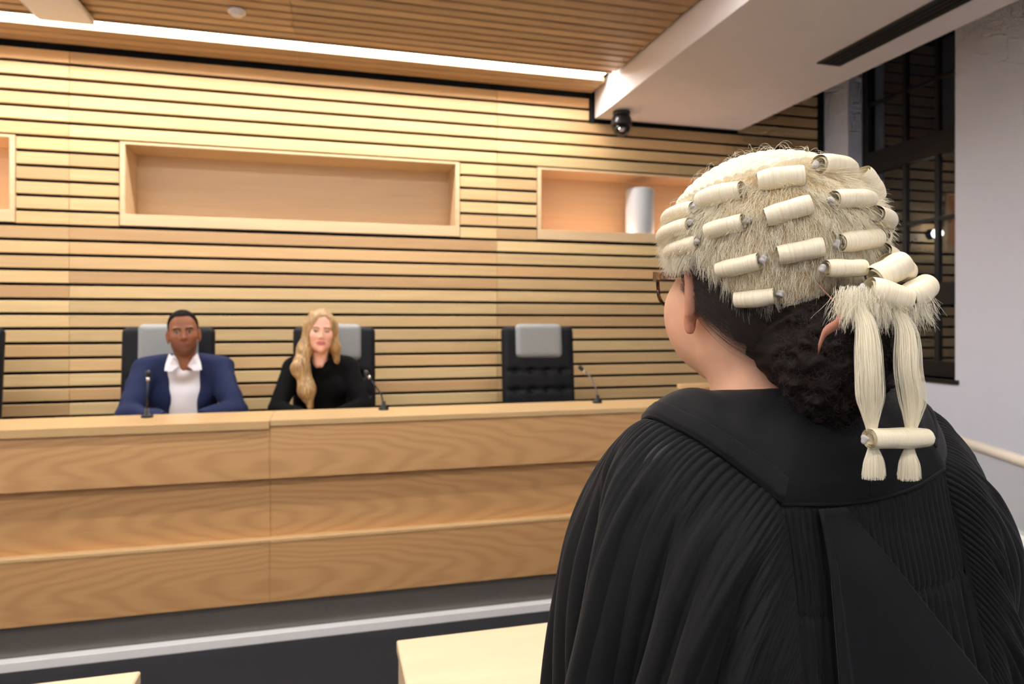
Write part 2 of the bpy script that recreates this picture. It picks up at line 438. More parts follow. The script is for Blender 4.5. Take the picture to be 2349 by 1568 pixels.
# white bulkhead
bulk = tag(box('bulkhead', 2.0, 3.28, REAR_Y, WALL_Y - .03, 3.09, 4.05, M['bulk'], centre=False), kind='structure')
box('shadow_gap', 1.968, 2.0, WALL_Y - .012, WALL_Y + .02, 3.06, 3.30, M['black_gap'], bulk)
box('shadow_gap', 2.012, 3.27, WALL_Y - .03, WALL_Y, 3.11, 3.3, M['black_gap'], bulk)
vent = empty('air_vent', (2.965, 1.6, 3.09))
boxes('vent_frame', [(-.084, -.076, -2.0, 1.95, -.008, .0), (.076, .084, -2.0, 1.95, -.008, .0), (-.084, .084, 1.942, 1.95, -.008, 0), (-.084, .084, -2.0, -1.992, -.008, 0)], M['grille'], vent)
box('vent_back', -.076, .076, -1.99, 1.942, -.0015, -.0005, M['gap_dark'], vent)
for i in range(4):
    xx = -.057 + i * .038
    me = mesh('vane', [(xx - .006, -1.99, -.007), (xx + .007, -1.99, -.002), (xx + .007, 1.942, -.002), (xx - .006, 1.942, -.007),
                       (xx - .006, -1.99, -.0055), (xx + .007, -1.99, -.0008), (xx + .007, 1.942, -.0008), (xx - .006, 1.942, -.0055)],
              [(0, 1, 2, 3), (7, 6, 5, 4), (0, 4, 5, 1), (1, 5, 6, 2), (2, 6, 7, 3), (3, 7, 4, 0)])
    link('vane', me, M['grille'], vent)
tag(vent, 'long dark slotted air vent set in the underside of the white bulkhead', 'vent')

# dome camera under the bulkhead
dc = empty('security_camera', (2.13, 4.76, 3.09))
link('mount', lathe('mount', [(.055, -.03), (.062, -.028), (.066, -.02), (.066, 0)], 32), M['plastic_black'], dc)
link('housing', lathe('housing', [(.060, -.115), (.078, -.108), (.080, -.09), (.074, -.05), (.062, -.03)], 36), M['plastic_black'], dc)
link('dome', lathe('dome', [(.068 * math.sin(R(a)), -.112 - .075 * math.cos(R(a))) for a in range(4, 91, 8)], 36), plain('smoked_dome', (14, 14, 16), .06, 0, .1), dc)
link('lens_ring', lathe('lens_ring', [(.018, -.02), (.026, -.018), (.026, .0), (.018, .004)], 24), M['chrome'], dc, (-.02, -.052, -.135), (R(65), 0, R(-20)))
tag(dc, 'black dome security camera hanging under the white bulkhead', 'camera')

# smoke detector and ceiling access point
sd = empty('smoke_detector', (-.51, 4.18, CEIL))
link('base', lathe('base', [(.046, -.014), (.05, -.012), (.05, 0)], 32), M['plastic_white'], sd)
link('sensor', lathe('sensor', [(.020, -.034), (.030, -.031), (.034, -.022), (.038, -.014)], 28), M['plastic_white'], sd)
tag(sd, 'small round white smoke detector on the timber ceiling', 'smoke detector')
ap = empty('ceiling_access_point', (-1.47, 4.30, CEIL))
bm = bmesh.new(); add_box(bm, -.15, .15, -.2, .2, -.05, -.012, .03, 4); link('cover', bm_mesh('cover', bm, True), M['plastic_white'], ap)
box('bracket', -.11, .11, -.15, .15, -.012, 0, M['plastic_white'], ap)
tag(ap, 'white rounded access point box on the timber ceiling above the strip light', 'access point')

# ---------------- side and rear walls
WN0, WN1, WS, WH, RV = 3.72, 4.72, 1.11, 3.85, 0.18
tag(boxes('wall_right', [(RIGHT_X, RIGHT_X + .36, REAR_Y, WN0, 0, 4.1), (RIGHT_X, RIGHT_X + .36, WN1, WALL_Y + .06, 0, 4.1),
                         (RIGHT_X, RIGHT_X + .36, WN0, WN1, 0, WS), (RIGHT_X, RIGHT_X + .36, WN0, WN1, WH, 4.1)], M['white']), kind='structure')
box('corner_bead', 4.068, 4.13, WALL_Y - .004, WALL_Y + .026, .3, 4.05, M['black_gap'], wall_back)
tag(box('wall_left', LEFT_X - .15, LEFT_X, REAR_Y, WALL_Y + .06, 0, CEIL + .1, M['white']), kind='structure')
tag(box('wall_rear', LEFT_X - .15, RIGHT_X + .36, REAR_Y - .15, REAR_Y, 0, 4.1, M['white']), kind='structure')
tag(box('baseboard_right', RIGHT_X - .012, RIGHT_X, REAR_Y, WALL_Y - .1, 0, .1, M['alu']), kind='structure')

win = empty('window_1'); tag(win, kind='structure')
gx = RIGHT_X + RV
def wbar(name, n0, n1, z0, z1, d=.03): return box(name, gx - d, gx + d, n0, n1, z0, z1, M['blackmetal'], win, .003)
wbar('frame_stile', 4.66, 4.72, WS, WH, .04); wbar('frame_stile', 3.72, 3.78, WS, WH, .04)
wbar('bottom_rail', 3.78, 4.66, WS, 1.22, .04); wbar('meeting_rail', 3.78, 4.66, 1.63, 1.79, .035)
wbar('transom', 3.78, 4.66, 2.72, 2.89, .045); wbar('frame_head', 3.78, 4.66, WH - .06, WH, .04)
for n_ in (4.31, 4.02):
    for z0, z1 in ((1.22, 1.63), (1.79, 2.72), (2.89, WH - .06)): wbar('mullion', n_ - .017, n_ + .017, z0, z1, .022)
for zz in (2.26, 3.29):
    for a, b_ in ((3.78, 4.003), (4.037, 4.293), (4.327, 4.66)): wbar('glazing_bar', a, b_, zz - .014, zz + .014, .018)
for a, b_ in ((3.78, 4.003), (4.037, 4.293), (4.327, 4.66)):
    for z0, z1 in ((1.22, 1.63), (1.79, 2.246), (2.274, 2.72), (2.89, 3.276), (3.304, WH - .06)):
        box('pane', gx - .002, gx + .002, a, b_, z0, z1, M['glass'], win)
box('sill', RIGHT_X - .02, gx - .03, WN0 - .03, WN1, WS - .03, WS, M['blackmetal'], win, .003)

# platform behind the bench
tag(box('floor_platform', LEFT_X, 4.0, 3.66, WALL_Y, 0, .30, M['carpet']), kind='structure')

# ================================================================== judges' bench
BY = 3.40
bench = empty('judges_bench', (-0.27, BY, 0))
def bpart(name, x0, x1, y0, y1, z0, z1, mat, bev=.002):
    zc = (z0 + z1) / 2; o_ = box(name, x0, x1, y0, y1, z0 - zc, z1 - zc, M[mat], bench, bev, centre=False); o_.location.z = zc; return o_
X0, X1 = -3.2, 2.75
for a, b_ in ((X0, -.0003), (.0003, X1)):
    bpart('upper_panel', a, b_, 0, .03, .765, 1.010, 'veneer')
    bpart('middle_panel', a, b_, .045, .07, .48, .765, 'veneer2')
    bpart('lower_panel', a, b_, 0, .03, .185, .465, 'veneer')
    bpart('ledge_strip', a, b_, -.004, .045, .465, .482, 'top')
    bpart('top_ledge', a, b_, -.016 if a < -1 else -.006, .36, 1.002 if a < -1 else 1.014, 1.042, 'top')
bpart('kick_plate', X0, X1, .03, .04, .045, .19, 'steel')
bpart('foot_trim', X0, X1, -.014, .034, 0.0, .042, 'alu')
bpart('desk_top', X0, X1, .36, .66, .925, .952, 'top')
bpart('back_panel', X0, X1, .235, .255, .30, .925, 'veneer2')
for s in (X0 + .02, X1 - .02): bpart('end_panel', s - .018, s + .018, .04, .64, .302, .925, 'veneer2')
tag(bench, 'long oak judges bench with stepped veneer front and steel kick plate', 'bench')
ret = empty('return_panel', (2.262, 4.09, .30))
box('panel', 0, .62, 0, .03, 0, .76, M['veneer2'], ret, .003, centre=False)
box('cap', -.008, .63, -.008, .05, .76, .79, M['top'], ret, .003, centre=False)
tag(ret, 'low oak return panel rising just above the end of the bench', 'partition')

# ================================================================== counsel tables
def counsel_table(x0, x1, label):
    yf, d = 1.63, .75
    t = empty('counsel_table', ((x0 + x1) / 2, yf - d / 2, 0)); h = (x1 - x0) / 2
    box('table_top', -h, h, -d / 2, d / 2, .722, .75, M['table'], t, .003)
    box('side_panel', -h + .004, -h + .03, -d / 2 + .02, d / 2 - .004, 0, .722, M['table'], t, .002)
    box('side_panel', h - .03, h - .004, -d / 2 + .02, d / 2 - .004, 0, .722, M['table'], t, .002)
    box('modesty_panel', -h + .03, h - .03, d / 2 - .06, d / 2 - .04, .2, .722, M['table'], t, .002)
    return tag(t, label, 'table')
counsel_table(.154, 1.78, 'pale wood table in front of the wigged barrister')
counsel_table(-2.3, -.392, 'pale wood table corner cut off by the lower left of the picture')

# ================================================================== glass balustrade by the right wall
ba = empty('glass_balustrade', (2.50, 2.10, 0), R(-22.3))
box('dark_base', -.05, .05, -2.0, 1.2, 0, .70, M['carpet2'], ba, .004)
box('base_cap', -.03, .03, -2.0, 1.2, .70, .735, M['alu'], ba, .003)
box('glass_panel', -.006, .006, -2.0, -.40, .735, .985, M['glass_rail'], ba)
box('glass_panel', -.006, .006, -.39, 1.2, .735, .985, M['glass_rail'], ba)
V, Fc = tube_pts([(0, -2.0, 1.0), (0, 1.2, 1.0)], .022, 16)
link('handrail', mesh('handrail', V, Fc, True), M['rail'], ba)
tag(ba, 'glass balustrade with cream handrail and dark base below the white wall', 'balustrade')

# ================================================================== microphones
def mic(x, y, pts, label):
    m = empty('gooseneck_microphone', (x, y, 1.042))
    link('base', lathe('base', [(.026, 0), (.028, .003), (.026, .012), (.012, .016), (.010, .045)], 24), M['plastic_black'], m)
    tube('neck', pts, .0042, M['plastic_black'] if 'dark' in label else M['steel'], m, 8)
    e = Vector(pts[-1]); d = (e - Vector(pts[-2])).normalized()
    tube('collar', [e - d * .004, e + d * .014], .0085, M['chrome'], m, 14)
    q = [e + d * (.014 + .005 * i) for i in range(8)]
    tube('capsule', q, [.008, .0115, .0125, .0125, .0125, .012, .0095, .004], M['plastic_black'], m, 14)
    return tag(m, label, 'microphone', 'bench microphones')
mic(-.851, 3.65, [(0, 0, .03), (0, .005, .10), (0.002, .008, .18)], 'dark straight gooseneck microphone in front of the man')
mic(.278, 3.65, [(0, 0, .03), (-.012, .02, .08), (-.042, .045, .125), (-.068, .06, .165)], 'angled dark gooseneck microphone beside the blonde woman')
mic(1.484, 3.65, [(0, 0, .03), (-.004, .02, .09), (-.02, .04, .14), (-.055, .055, .175)], 'thin silver gooseneck microphone beside the empty chair')

# ================================================================== implicit-surface modelling
def smin(a, b, k):
    h = np.clip(0.5 + 0.5 * (b - a) / k, 0, 1); return b + (a - b) * h - k * h * (1 - h)
def smax(a, b, k): return -smin(-a, -b, k)
def ell(P, c, r):
    q = P - np.asarray(c, np.float32); r = np.asarray(r, np.float32)
    k0 = np.sqrt(((q / r) ** 2).sum(-1)) + 1e-9; k1 = np.sqrt(((q / (r * r)) ** 2).sum(-1)) + 1e-9
    return k0 * (k0 - 1) / k1
def ball(P, c, r): return np.sqrt(((P - np.asarray(c, np.float32)) ** 2).sum(-1)) - r
def cone(P, a, b, ra, rb):
    a = np.asarray(a, np.float32); b = np.asarray(b, np.float32); ab = b - a
    t = np.clip(((P - a) @ ab) / (ab @ ab), 0, 1)
    return np.sqrt(((P - a - t[..., None] * ab) ** 2).sum(-1)) - (ra + (rb - ra) * t)
def rbox(P, c, h, r):
    q = np.abs(P - np.asarray(c, np.float32)) - (np.asarray(h, np.float32) - r)
    return np.sqrt((np.maximum(q, 0) ** 2).sum(-1)) + np.minimum(q.max(-1), 0) - r
def rotz(P, a):
    c, s = math.cos(a), math.sin(a); Q = P.copy()
    Q[..., 0] = P[..., 0] * c + P[..., 1] * s; Q[..., 1] = -P[..., 0] * s + P[..., 1] * c; return Q
def roty(P, a):
    c, s = math.cos(a), math.sin(a); Q = P.copy()
    Q[..., 0] = P[..., 0] * c - P[..., 2] * s; Q[..., 2] = P[..., 0] * s + P[..., 2] * c; return Q

def nets(f, xs, ys, zs):
    """surface nets over a (possibly uneven) grid"""
    xs, ys, zs = (np.asarray(v, np.float32) for v in (xs, ys, zs))
    G = np.stack(np.meshgrid(xs, ys, zs, indexing='ij'), -1)
    val = np.concatenate([f(np.ascontiguousarray(G[:, :, i:i + 10])) for i in range(0, len(zs), 10)], 2)
    s = val < 0; nx, ny, nz = s.shape
    sl = lambda A, d: A[d[0]:nx - 1 + d[0], d[1]:ny - 1 + d[1], d[2]:nz - 1 + d[2]]
    cnt = sum(sl(s, d).astype(np.int8) for d in np.ndindex(2, 2, 2))
    mixed = (cnt > 0) & (cnt < 8); ii = np.argwhere(mixed)
    acc = np.zeros((len(ii), 3), np.float32); num = np.zeros(len(ii), np.float32)
    cor = list(np.ndindex(2, 2, 2))
    for a in cor:
        for ax in range(3):
            if a[ax]: continue
            b = list(a); b[ax] = 1
            ia = tuple((ii + a).T); ib = tuple((ii + b).T)
            va, vb = val[ia], val[ib]; cr = (va < 0) != (vb < 0)
            t = np.where(cr, va / np.where(cr, va - vb, 1), 0)[:, None]
            acc += np.where(cr[:, None], G[ia] + (G[ib] - G[ia]) * t, 0); num += cr
    V = acc / num[:, None]
    idx = np.full(mixed.shape, -1, np.int64); idx[mixed] = np.arange(len(ii))
    Fs = []
    for ax in range(3):
        o1, o2 = [(1, 2), (2, 0), (0, 1)][ax]
        a = [slice(None)] * 3; b = [slice(None)] * 3
        a[ax] = slice(0, -1); b[ax] = slice(1, None)
        for o in (o1, o2): a[o] = slice(1, -1); b[o] = slice(1, -1)
        sa, sb = s[tuple(a)], s[tuple(b)]; e = np.argwhere(sa != sb); flip = sa[sa != sb]
        base = e.copy(); base[:, o1] += 1; base[:, o2] += 1
        def cell(d1, d2):
            q = base.copy(); q[:, o1] += d1; q[:, o2] += d2; return idx[tuple(q.T)]
        quad = np.stack([cell(-1, -1), cell(0, -1), cell(0, 0), cell(-1, 0)], 1)
        quad[~flip] = quad[~flip][:, ::-1]; Fs.append(quad)
    return V, np.concatenate(Fs)

def sdf_obj(name, f, lo, hi, h, mat, parent=None, zs=None, colour=None, relax=1):
    xs = np.arange(lo[0], hi[0] + h, h); ys = np.arange(lo[1], hi[1] + h, h)
    zs = np.arange(lo[2], hi[2] + h, h) if zs is None else zs
    V, Fq = nets(f, xs, ys, zs)
    for _ in range(relax):
        A = np.zeros_like(V); N = np.zeros(len(V), np.float32)
        for i in range(4):
            for jn in (1, 3):
                np.add.at(A, Fq[:, i], V[Fq[:, (i + jn) % 4]]); np.add.at(N, Fq[:, i], 1)
        V = V * .5 + .5 * A / np.maximum(N, 1)[:, None]
    me = mesh_np(name, V, Fq)
    if colour is not None:
        C = np.ones((len(me.vertices), 4), np.float32); C[:, :3] = colour(V)
        at = me.color_attributes.new('tint', 'FLOAT_COLOR', 'POINT'); at.data.foreach_set('color', C.ravel())
    return link(name, me, mat, parent)

def attr_mat(name, rough=.5, sss=0.0, bump=0.0, scale=300, spec=.4):
    t = NT(name); a = t.n('ShaderNodeAttribute', attribute_name='tint')
    tc = t.n('ShaderNodeTexCoord'); nz = t.n('ShaderNodeTexNoise', ins={'Scale': 55.0, 'Detail': 4.0}); t.l(tc.outputs['Object'], nz.inputs['Vector'])
    hs = t.n('ShaderNodeHueSaturation'); t.l(a.outputs['Color'], hs.inputs['Color'])
    t.l(t.math('ADD', t.math('MULTIPLY', nz.outputs[0], .22), .89), hs.inputs['Value']); t.l(hs.outputs[0], t.b.inputs['Base Color'])
    t.b.inputs['Roughness'].default_value = rough; t.b.inputs['Specular IOR Level'].default_value = spec
    if sss:
        t.b.inputs['Subsurface Weight'].default_value = sss; t.b.inputs['Subsurface Radius'].default_value = (1.0, .35, .2)
        t.b.inputs['Subsurface Scale'].default_value = .006
    if bump:
        n2 = t.n('ShaderNodeTexNoise', ins={'Scale': float(scale), 'Detail': 3.0}); t.l(tc.outputs['Object'], n2.inputs['Vector']); t.bump(n2.outputs[0], bump, .001)
    return t.m
M['skin'] = attr_mat('skin', .5, .15, .10, 420)

def hair_mat(name, root, tip, rough=.4, streak=(160., 160., 10.), spec=.5):
    t = NT(name); tc = t.n('ShaderNodeTexCoord'); mp = t.n('ShaderNodeMapping'); mp.inputs['Scale'].default_value = streak
    t.l(tc.outputs['Object'], mp.inputs[0]); nz = t.n('ShaderNodeTexNoise', ins={'Scale': 1.0, 'Detail': 4.0, 'Distortion': .3}); t.l(mp.outputs[0], nz.inputs['Vector'])
    t.l(t.ramp(nz.outputs[0], [(.3, lin(root)), (.72, lin(tip))]), t.b.inputs['Base Color'])
    t.b.inputs['Roughness'].default_value = rough; t.b.inputs['Specular IOR Level'].default_value = spec; t.bump(nz.outputs[0], .25, .003)
    return t.m

def strands(name, curves, radius, mat, parent=None, taper=.4):
    """curves: array (n, k, 3)"""
    curves = np.asarray(curves, np.float32); n, k, _ = curves.shape
    hc = bpy.data.hair_curves.new(name); hc.add_curves([k] * n)
    hc.attributes['position'].data.foreach_set('vector', curves.reshape(-1)) if 'position' in hc.attributes else None
    ra = hc.attributes.get('radius') or hc.attributes.new('radius', 'FLOAT', 'POINT')
    rr = np.tile(np.linspace(1, taper, k), n).astype(np.float32) * radius
    ra.data.foreach_set('value', rr)
    hc.materials.append(mat)
    o = bpy.data.objects.new(name, hc); COL.objects.link(o)
    if parent: o.parent = parent
    return o

# ------------------------------------------------------------------ chairs
def back_sdf(P):
    d = rbox(P, (0, 0, .36), (.255, .042, .40), .038)
    g = np.zeros(P.shape[:-1], np.float32)
    for zz in (.06, .19, .32, .45):
        g += .010 * np.exp(-((P[..., 2] - zz) / .016) ** 2) * (np.abs(P[..., 0]) < .23)
        for xx in (-.165, -.055, .055, .165):
            g += .016 * np.exp(-(((P[..., 0] - xx) / .02) ** 2 + ((P[..., 2] - zz) / .02) ** 2))
    return d + g * (P[..., 1] < 0)
xs = np.arange(-.28, .281, .009); ys = np.arange(-.07, .071, .008); zs = np.arange(-.07, .79, .009)
V, Fq = nets(back_sdf, xs, ys, zs); BACK_ME = mesh_np('backrest', V, Fq); BACK_ME.materials.append(M['leather'])
V, Fq = nets(lambda P: rbox(P, (0, 0, 0), (.165, .035, .118), .034), np.arange(-.19, .191, .008), np.arange(-.06, .061, .007), np.arange(-.14, .141, .008))
PIL_ME = mesh_np('headrest', V, Fq); PIL_ME.materials.append(M['pillow'])
V, Fq = nets(lambda P: rbox(P, (0, 0, 0), (.26, .25, .05), .045), np.arange(-.3, .301, .012), np.arange(-.29, .291, .012), np.arange(-.07, .071, .01))
SEAT_ME = mesh_np('seat', V, Fq); SEAT_ME.materials.append(M['leather'])
def chair(x, y, rz, label):
    c = empty('office_chair', (x, y, .30), rz)
    tilt = R(-6)
    b = link('backrest', BACK_ME, None, c, (0, .0, .42), (tilt, 0, 0))
    link('headrest', PIL_ME, None, c, (0, .035, 1.075), (tilt, 0, 0))
    link('seat', SEAT_ME, None, c, (0, -.27, .42))
    for s in (-1, 1):
        tube('armrest', [(s * .29, .0, .44), (s * .30, -.02, .60), (s * .30, -.08, .645), (s * .30, -.32, .645), (s * .29, -.36, .60), (s * .27, -.34, .44)], .018, M['leather'], c, 10)
    tube('gas_column', [(0, -.22, .09), (0, -.22, .24), (0, -.22, .38)], [.03, .03, .02], M['chrome'], c, 14)
    for i in range(5):
        a = 2 * math.pi * i / 5 + .3
        ex, ey = .28 * math.cos(a), -.22 + .28 * math.sin(a)
        lg = tube('base_leg', [(0, -.22, .10), (ex, ey, .065)], [.022, .014], M['chrome'], c, 8)
        V, Fc = tube_pts([(ex - .012 * math.sin(a), ey + .012 * math.cos(a), .03), (ex + .012 * math.sin(a), ey - .012 * math.cos(a), .03)], .029, 16)
        link('caster', mesh('caster', V, Fc, True), M['plastic_black'], lg)
    return tag(c, label, 'chair', 'high-backed chairs behind the bench')
chair(-.93, 4.47, R(4), 'black high-backed chair with grey headrest behind the man in blue')
chair(.035, 4.47, 0, 'black high-backed chair with grey headrest behind the blonde woman')
chair(1.395, 4.47, R(-3), 'empty black high-backed chair with grey headrest and tufted back')
chair(-2.055, 4.47, 0, 'black chair of which only an edge shows at the picture border')

# ------------------------------------------------------------------ people: head, hand, body
def sd_head(P, wide=1.0, jaw=1.0, ear=True, neck=.052, nose=1.0):
    """head, local: +x its right, +y forward, +z up, origin between the eyes' height and the ears"""
    Q = P.copy(); Q[..., 0] = np.abs(P[..., 0]) / wide
    d = ell(Q, (0, -.014, .040), (.076, .098, .084))
    d = smin(d, ell(Q, (0, .030, -.025), (.064, .060, .082)), .03)
    d = smin(d, ell(Q, (0, .030, -.074), (.052 * jaw, .054, .040)), .025)
    d = smin(d, ell(Q, (.042 * jaw, .005, -.060), (.018, .030, .030)), .03)
    d = smin(d, ell(Q, (0, .072, -.098), (.021, .017, .017)), .02)
    d = smin(d, ell(Q, (.043, .056, -.022), (.022, .022, .020)), .022)
    d = smin(d, ell(Q, (.028, .078, .024), (.028, .012, .009)), .012)
    d = smax(d, -ell(Q, (.032, .094, .006), (.019, .018, .013)), .010)
    d = smin(d, ball(Q, (.031, .0715, .004), .0135), .004)
    n = smin(cone(Q, (0, .084, .012), (0, .104, -.026), .007, .0105 * nose), ball(Q, (.0115 * nose, .094, -.031), .0085), .008)
    d = smin(d, n, .010)
    d = smin(d, ell(Q, (0, .087, -.057), (.023, .010, .0065)), .005)
    d = smin(d, ell(Q, (0, .085, -.068), (.020, .010, .0070)), .005)
    d = smin(d, cone(Q, (0, -.028, -.06), (0, -.052, -.20), neck, neck * 1.06), .035)
    d = smin(d, cone(Q, (.035, -.03, -.05), (.012, .008, -.19), .016, .012), .03)
    if ear:
        E_ = Q - np.array((.078, -.012, -.020), np.float32)
        E_ = rotz(E_, R(28)); c_, s_ = math.cos(R(8)), math.sin(R(8))
        y_, z_ = E_[..., 1] * c_ - E_[..., 2] * s_, E_[..., 1] * s_ + E_[..., 2] * c_
        E_ = np.stack([E_[..., 0], y_, z_], -1)
        e = ell(E_, (0, -.004, .006), (.0065, .019, .031))
        ring = np.sqrt((np.sqrt(((E_[..., 1] + .004) / .0155) ** 2 + ((E_[..., 2] - .006) / .027) ** 2 + 1e-9) - 1) ** 2 * .00042 + (E_[..., 0] - .003) ** 2) - .0042
        e = smin(e, ring, .004)
        e = smax(e, -ell(E_, (.010, .002, .002), (.0075, .009, .014)), .004)
        e = smin(e, ell(E_, (.001, .003, -.028), (.0062, .0085, .0105)), .006)
        e = smin(e, ell(Q, (.0725, -.020, -.016), (.011, .015, .022)), .008)
        d = smin(d, e, .008)
    return d

def sd_hand(P, wrist, fwd, up, side, scale=1.0, curl=.5):
    """palm, four unequal bent fingers and a thumb leaving the side of the palm; side=+1 puts the thumb on the 'out' axis"""
    f = Vector(fwd).normalized(); u = Vector(up); u = (u - f * u.dot(f)).normalized(); o = f.cross(u) * side
    wv = Vector(wrist); pt = lambda a, b, c: tuple(wv + (f * a + o * b + u * c) * scale)
    d = cone(P, pt(0, 0, 0), pt(.05, .0, .002), .025 * scale, .024 * scale)
    for b in (-.024, 0.0, .024): d = smin(d, cone(P, pt(.035, b, 0), pt(.082, b, .002), .014 * scale, .012 * scale), .012)
    for b, L, r_ in ((.031, .072, .0088), (.010, .082, .0092), (-.011, .076, .0088), (-.030, .060, .0078)):
        p0 = pt(.085, b, .002); p1 = pt(.085 + L * .45, b * 1.06, -.004 - .012 * curl)
        p2 = pt(.085 + L * (.45 + .30 * (1 - .3 * curl)), b * 1.08, -.010 - .036 * curl); p3 = pt(.085 + L * (.45 + .45 * (1 - .5 * curl)), b * 1.08, -.018 - .062 * curl)
        fg = np.minimum(np.minimum(cone(P, p0, p1, r_ * scale, r_ * scale * .95), cone(P, p1, p2, r_ * scale * .95, r_ * scale * .88)), cone(P, p2, p3, r_ * scale * .88, r_ * scale * .75))
        d = smin(d, fg, .004)
    t0, t1, t2 = pt(.02, .028, -.004), pt(.055, .056, -.012), pt(.085, .060, -.020)
    d = smin(d, np.minimum(cone(P, t0, t1, .0135 * scale, .0105 * scale), cone(P, t1, t2, .0105 * scale, .008 * scale)), .010)
    return d

def face_tint(skin, lip, brow, iris=(50, 34, 24), beard=None, beard_amt=0.0):
    s, l_, b_, i_ = (np.array(lin(c)) for c in (skin, lip, brow, iris))
    def fn(H, base=None):
        C = np.tile(s, (len(H), 1)); ax = np.abs(H[:, 0])
        g = lambda e: np.clip(e, 0, 1)[:, None]
        red = np.exp(-(((ax - .045) / .02) ** 2 + ((H[:, 2] + .028) / .02) ** 2)) * (H[:, 1] > .03)
        C = C * (1 - .25 * red[:, None]) + np.array([s[0] * 1.05, s[1] * .75, s[2] * .72]) * .25 * red[:, None]
        m = (np.abs(H[:, 2] + .0625) < .0125 - 12 * ax ** 2) & (ax < .025) & (H[:, 1] > .078); C[m] = l_
        m = (np.abs(H[:, 2] - .0255 - .10 * (ax - .03) * (ax < .03)) < .0048) & (ax > .012) & (ax < .050) & (H[:, 1] > .05); C[m] = b_ * .8 + s * .2
        e = ((ax - .031) / .0125) ** 2 + ((H[:, 2] - .004) / .0056) ** 2
        m = (e < 1) & (H[:, 1] > .07); C[m] = (.34, .30, .27)
        m = (e < 1) & (((ax - .031) ** 2 + (H[:, 2] - .004) ** 2) < .0058 ** 2) & (H[:, 1] > .07); C[m] = i_ * .6
        m = (e >= 1) & (e < 1.7) & (H[:, 1] > .06) & (H[:, 2] > .004); C[m] = b_ * .6
        if beard_amt:
            m = g(1.3 - (((H[:, 2] + .09) / .045) ** 2)) * g((H[:, 1] - .01) * 40) * beard_amt
            C = C * (1 - m) + np.array(lin(beard)) * m
        return C
    return fn

SKIN = M['skin']
# ------------------------------------------------------------------ the man in the blue jacket
def seated(name, loc, rz, label):
    o = empty(name, loc, rz); return tag(o, label, 'person')

man = seated('person', (-.775, 4.10, 0), R(190.6), 'person in a navy jacket and open white shirt sitting behind the bench')
HM = np.array((0.0, .0, 1.445), np.float32)
def to_head(P, H, roll=0.0, yaw=0.0):
    return rotz(roty((P - H).astype(np.float32), roll), yaw)
ARM = dict(sh=(.185, -.115, 1.225), el=(.262, .075, 1.02), wr=(.075, .245, 0.994))
def torso(P, g=0.0, w=1.0):
    Q = P.copy(); Q[..., 0] = np.abs(P[..., 0])
    d = ell(Q, (0, -.125, 1.10), (.165 * w + g, .105 + g, .185 + g))
    d = smin(d, ell(Q, (0, -.16, .92), (.150 * w + g, .110 + g, .15 + g)), .06)
    d = smin(d, cone(Q, (.0, -.10, 1.26), (.165 * w, -.115, 1.235), .055 + g, .058 + g), .05)
    return d
def arms(P, g=0.0, w=1.0, a=ARM, upper=(.058, .046, .030)):
    Q = P.copy(); Q[..., 0] = np.abs(P[..., 0])
    sh, el, wr = ((v[0] * w, v[1], v[2]) for v in (a['sh'], a['el'], a['wr']))
    d = cone(Q, sh, el, upper[0] + g, upper[1] + g)
    return smin(d, cone(Q, el, wr, upper[1] - .002 + g, upper[2] + g), .02)
def thighs(P, g=0.0):
    Q = P.copy(); Q[..., 0] = np.abs(P[..., 0])
    d = cone(Q, (.09, -.15, .84), (.12, .22, .85), .085 + g, .065 + g)
    d = smin(d, cone(Q, (.12, .22, .85), (.12, .20, .42), .062 + g, .042 + g), .03)
    return smin(d, cone(Q, (.12, .18, .345), (.12, .30, .335), .036 + g, .030 + g), .03)
def man_body(P):
    z0, z1 = float(P[..., 2].min()), float(P[..., 2].max()); d = torso(P, -.012)
    if z1 > 1.18: d = smin(sd_head(to_head(P, HM, R(4)), .98, 1.0, True, .054, 1.15), d, .04)
    if z0 < 1.32 and z1 > .94: d = smin(d, arms(P, -.010), .03)
    if z0 < 1.0: d = smin(d, thighs(P, -.008), .03)
    if .92 < z1 and z0 < 1.13:
        d = smin(d, sd_hand(P, (.075, .245, 0.994), (-.72, .62, .02), (0, .1, 1), 1, 1, .2), .012)
        d = smin(d, sd_hand(P, (-.075, .245, 0.998), (.78, .55, .06), (0, .1, 1), -1, 1, .2), .012)
    return d
ft = face_tint((142, 90, 62), (150, 84, 76), (26, 20, 18), beard=(58, 38, 28), beard_amt=.45)
def man_col(V):
    H = to_head(V, HM, R(4)); C = ft(H)
    far = V[:, 2] < 1.25; C[far] = lin((142, 90, 62)); return C
zs_man = np.concatenate([np.arange(.28, .92, .03), np.arange(.92, 1.02, .007), np.arange(1.02, 1.10, .006), np.arange(1.10, 1.30, .012), np.arange(1.30, 1.60, .005)])
sdf_obj('body', man_body, (-.36, -.30, 0), (.36, .42, 0), .006, SKIN, man, zs_man, man_col)
M['hair_black'] = hair_mat('short_black_hair', (10, 8, 8), (22, 18, 17), .8, (200, 200, 200), .1)
def man_hair(P):
    H = to_head(P, HM, R(4)); ax = np.abs(H[..., 0])
    d = sd_head(H, .98, 1.0, False, .02) - .0042
    hl = np.interp(H[..., 1], [-.1, -.045, -.005, .015, .035, .05, .1], [-.07, -.06, -.005, .03, .062, .088, .093]).astype(np.float32)
    return smax(d, hl - H[..., 2], .004)
sdf_obj('hair', man_hair, (-.11, -.14, 1.33), (.11, .12, 1.60), .005, M['hair_black'], man)
M['navy'] = plain('navy_wool', (30, 40, 74), .8, 0, .12, 180, .3, .2, .0)
M['shirt'] = plain('white_shirt', (232, 232, 238), .7, 0, .02, 60, .15, .3)
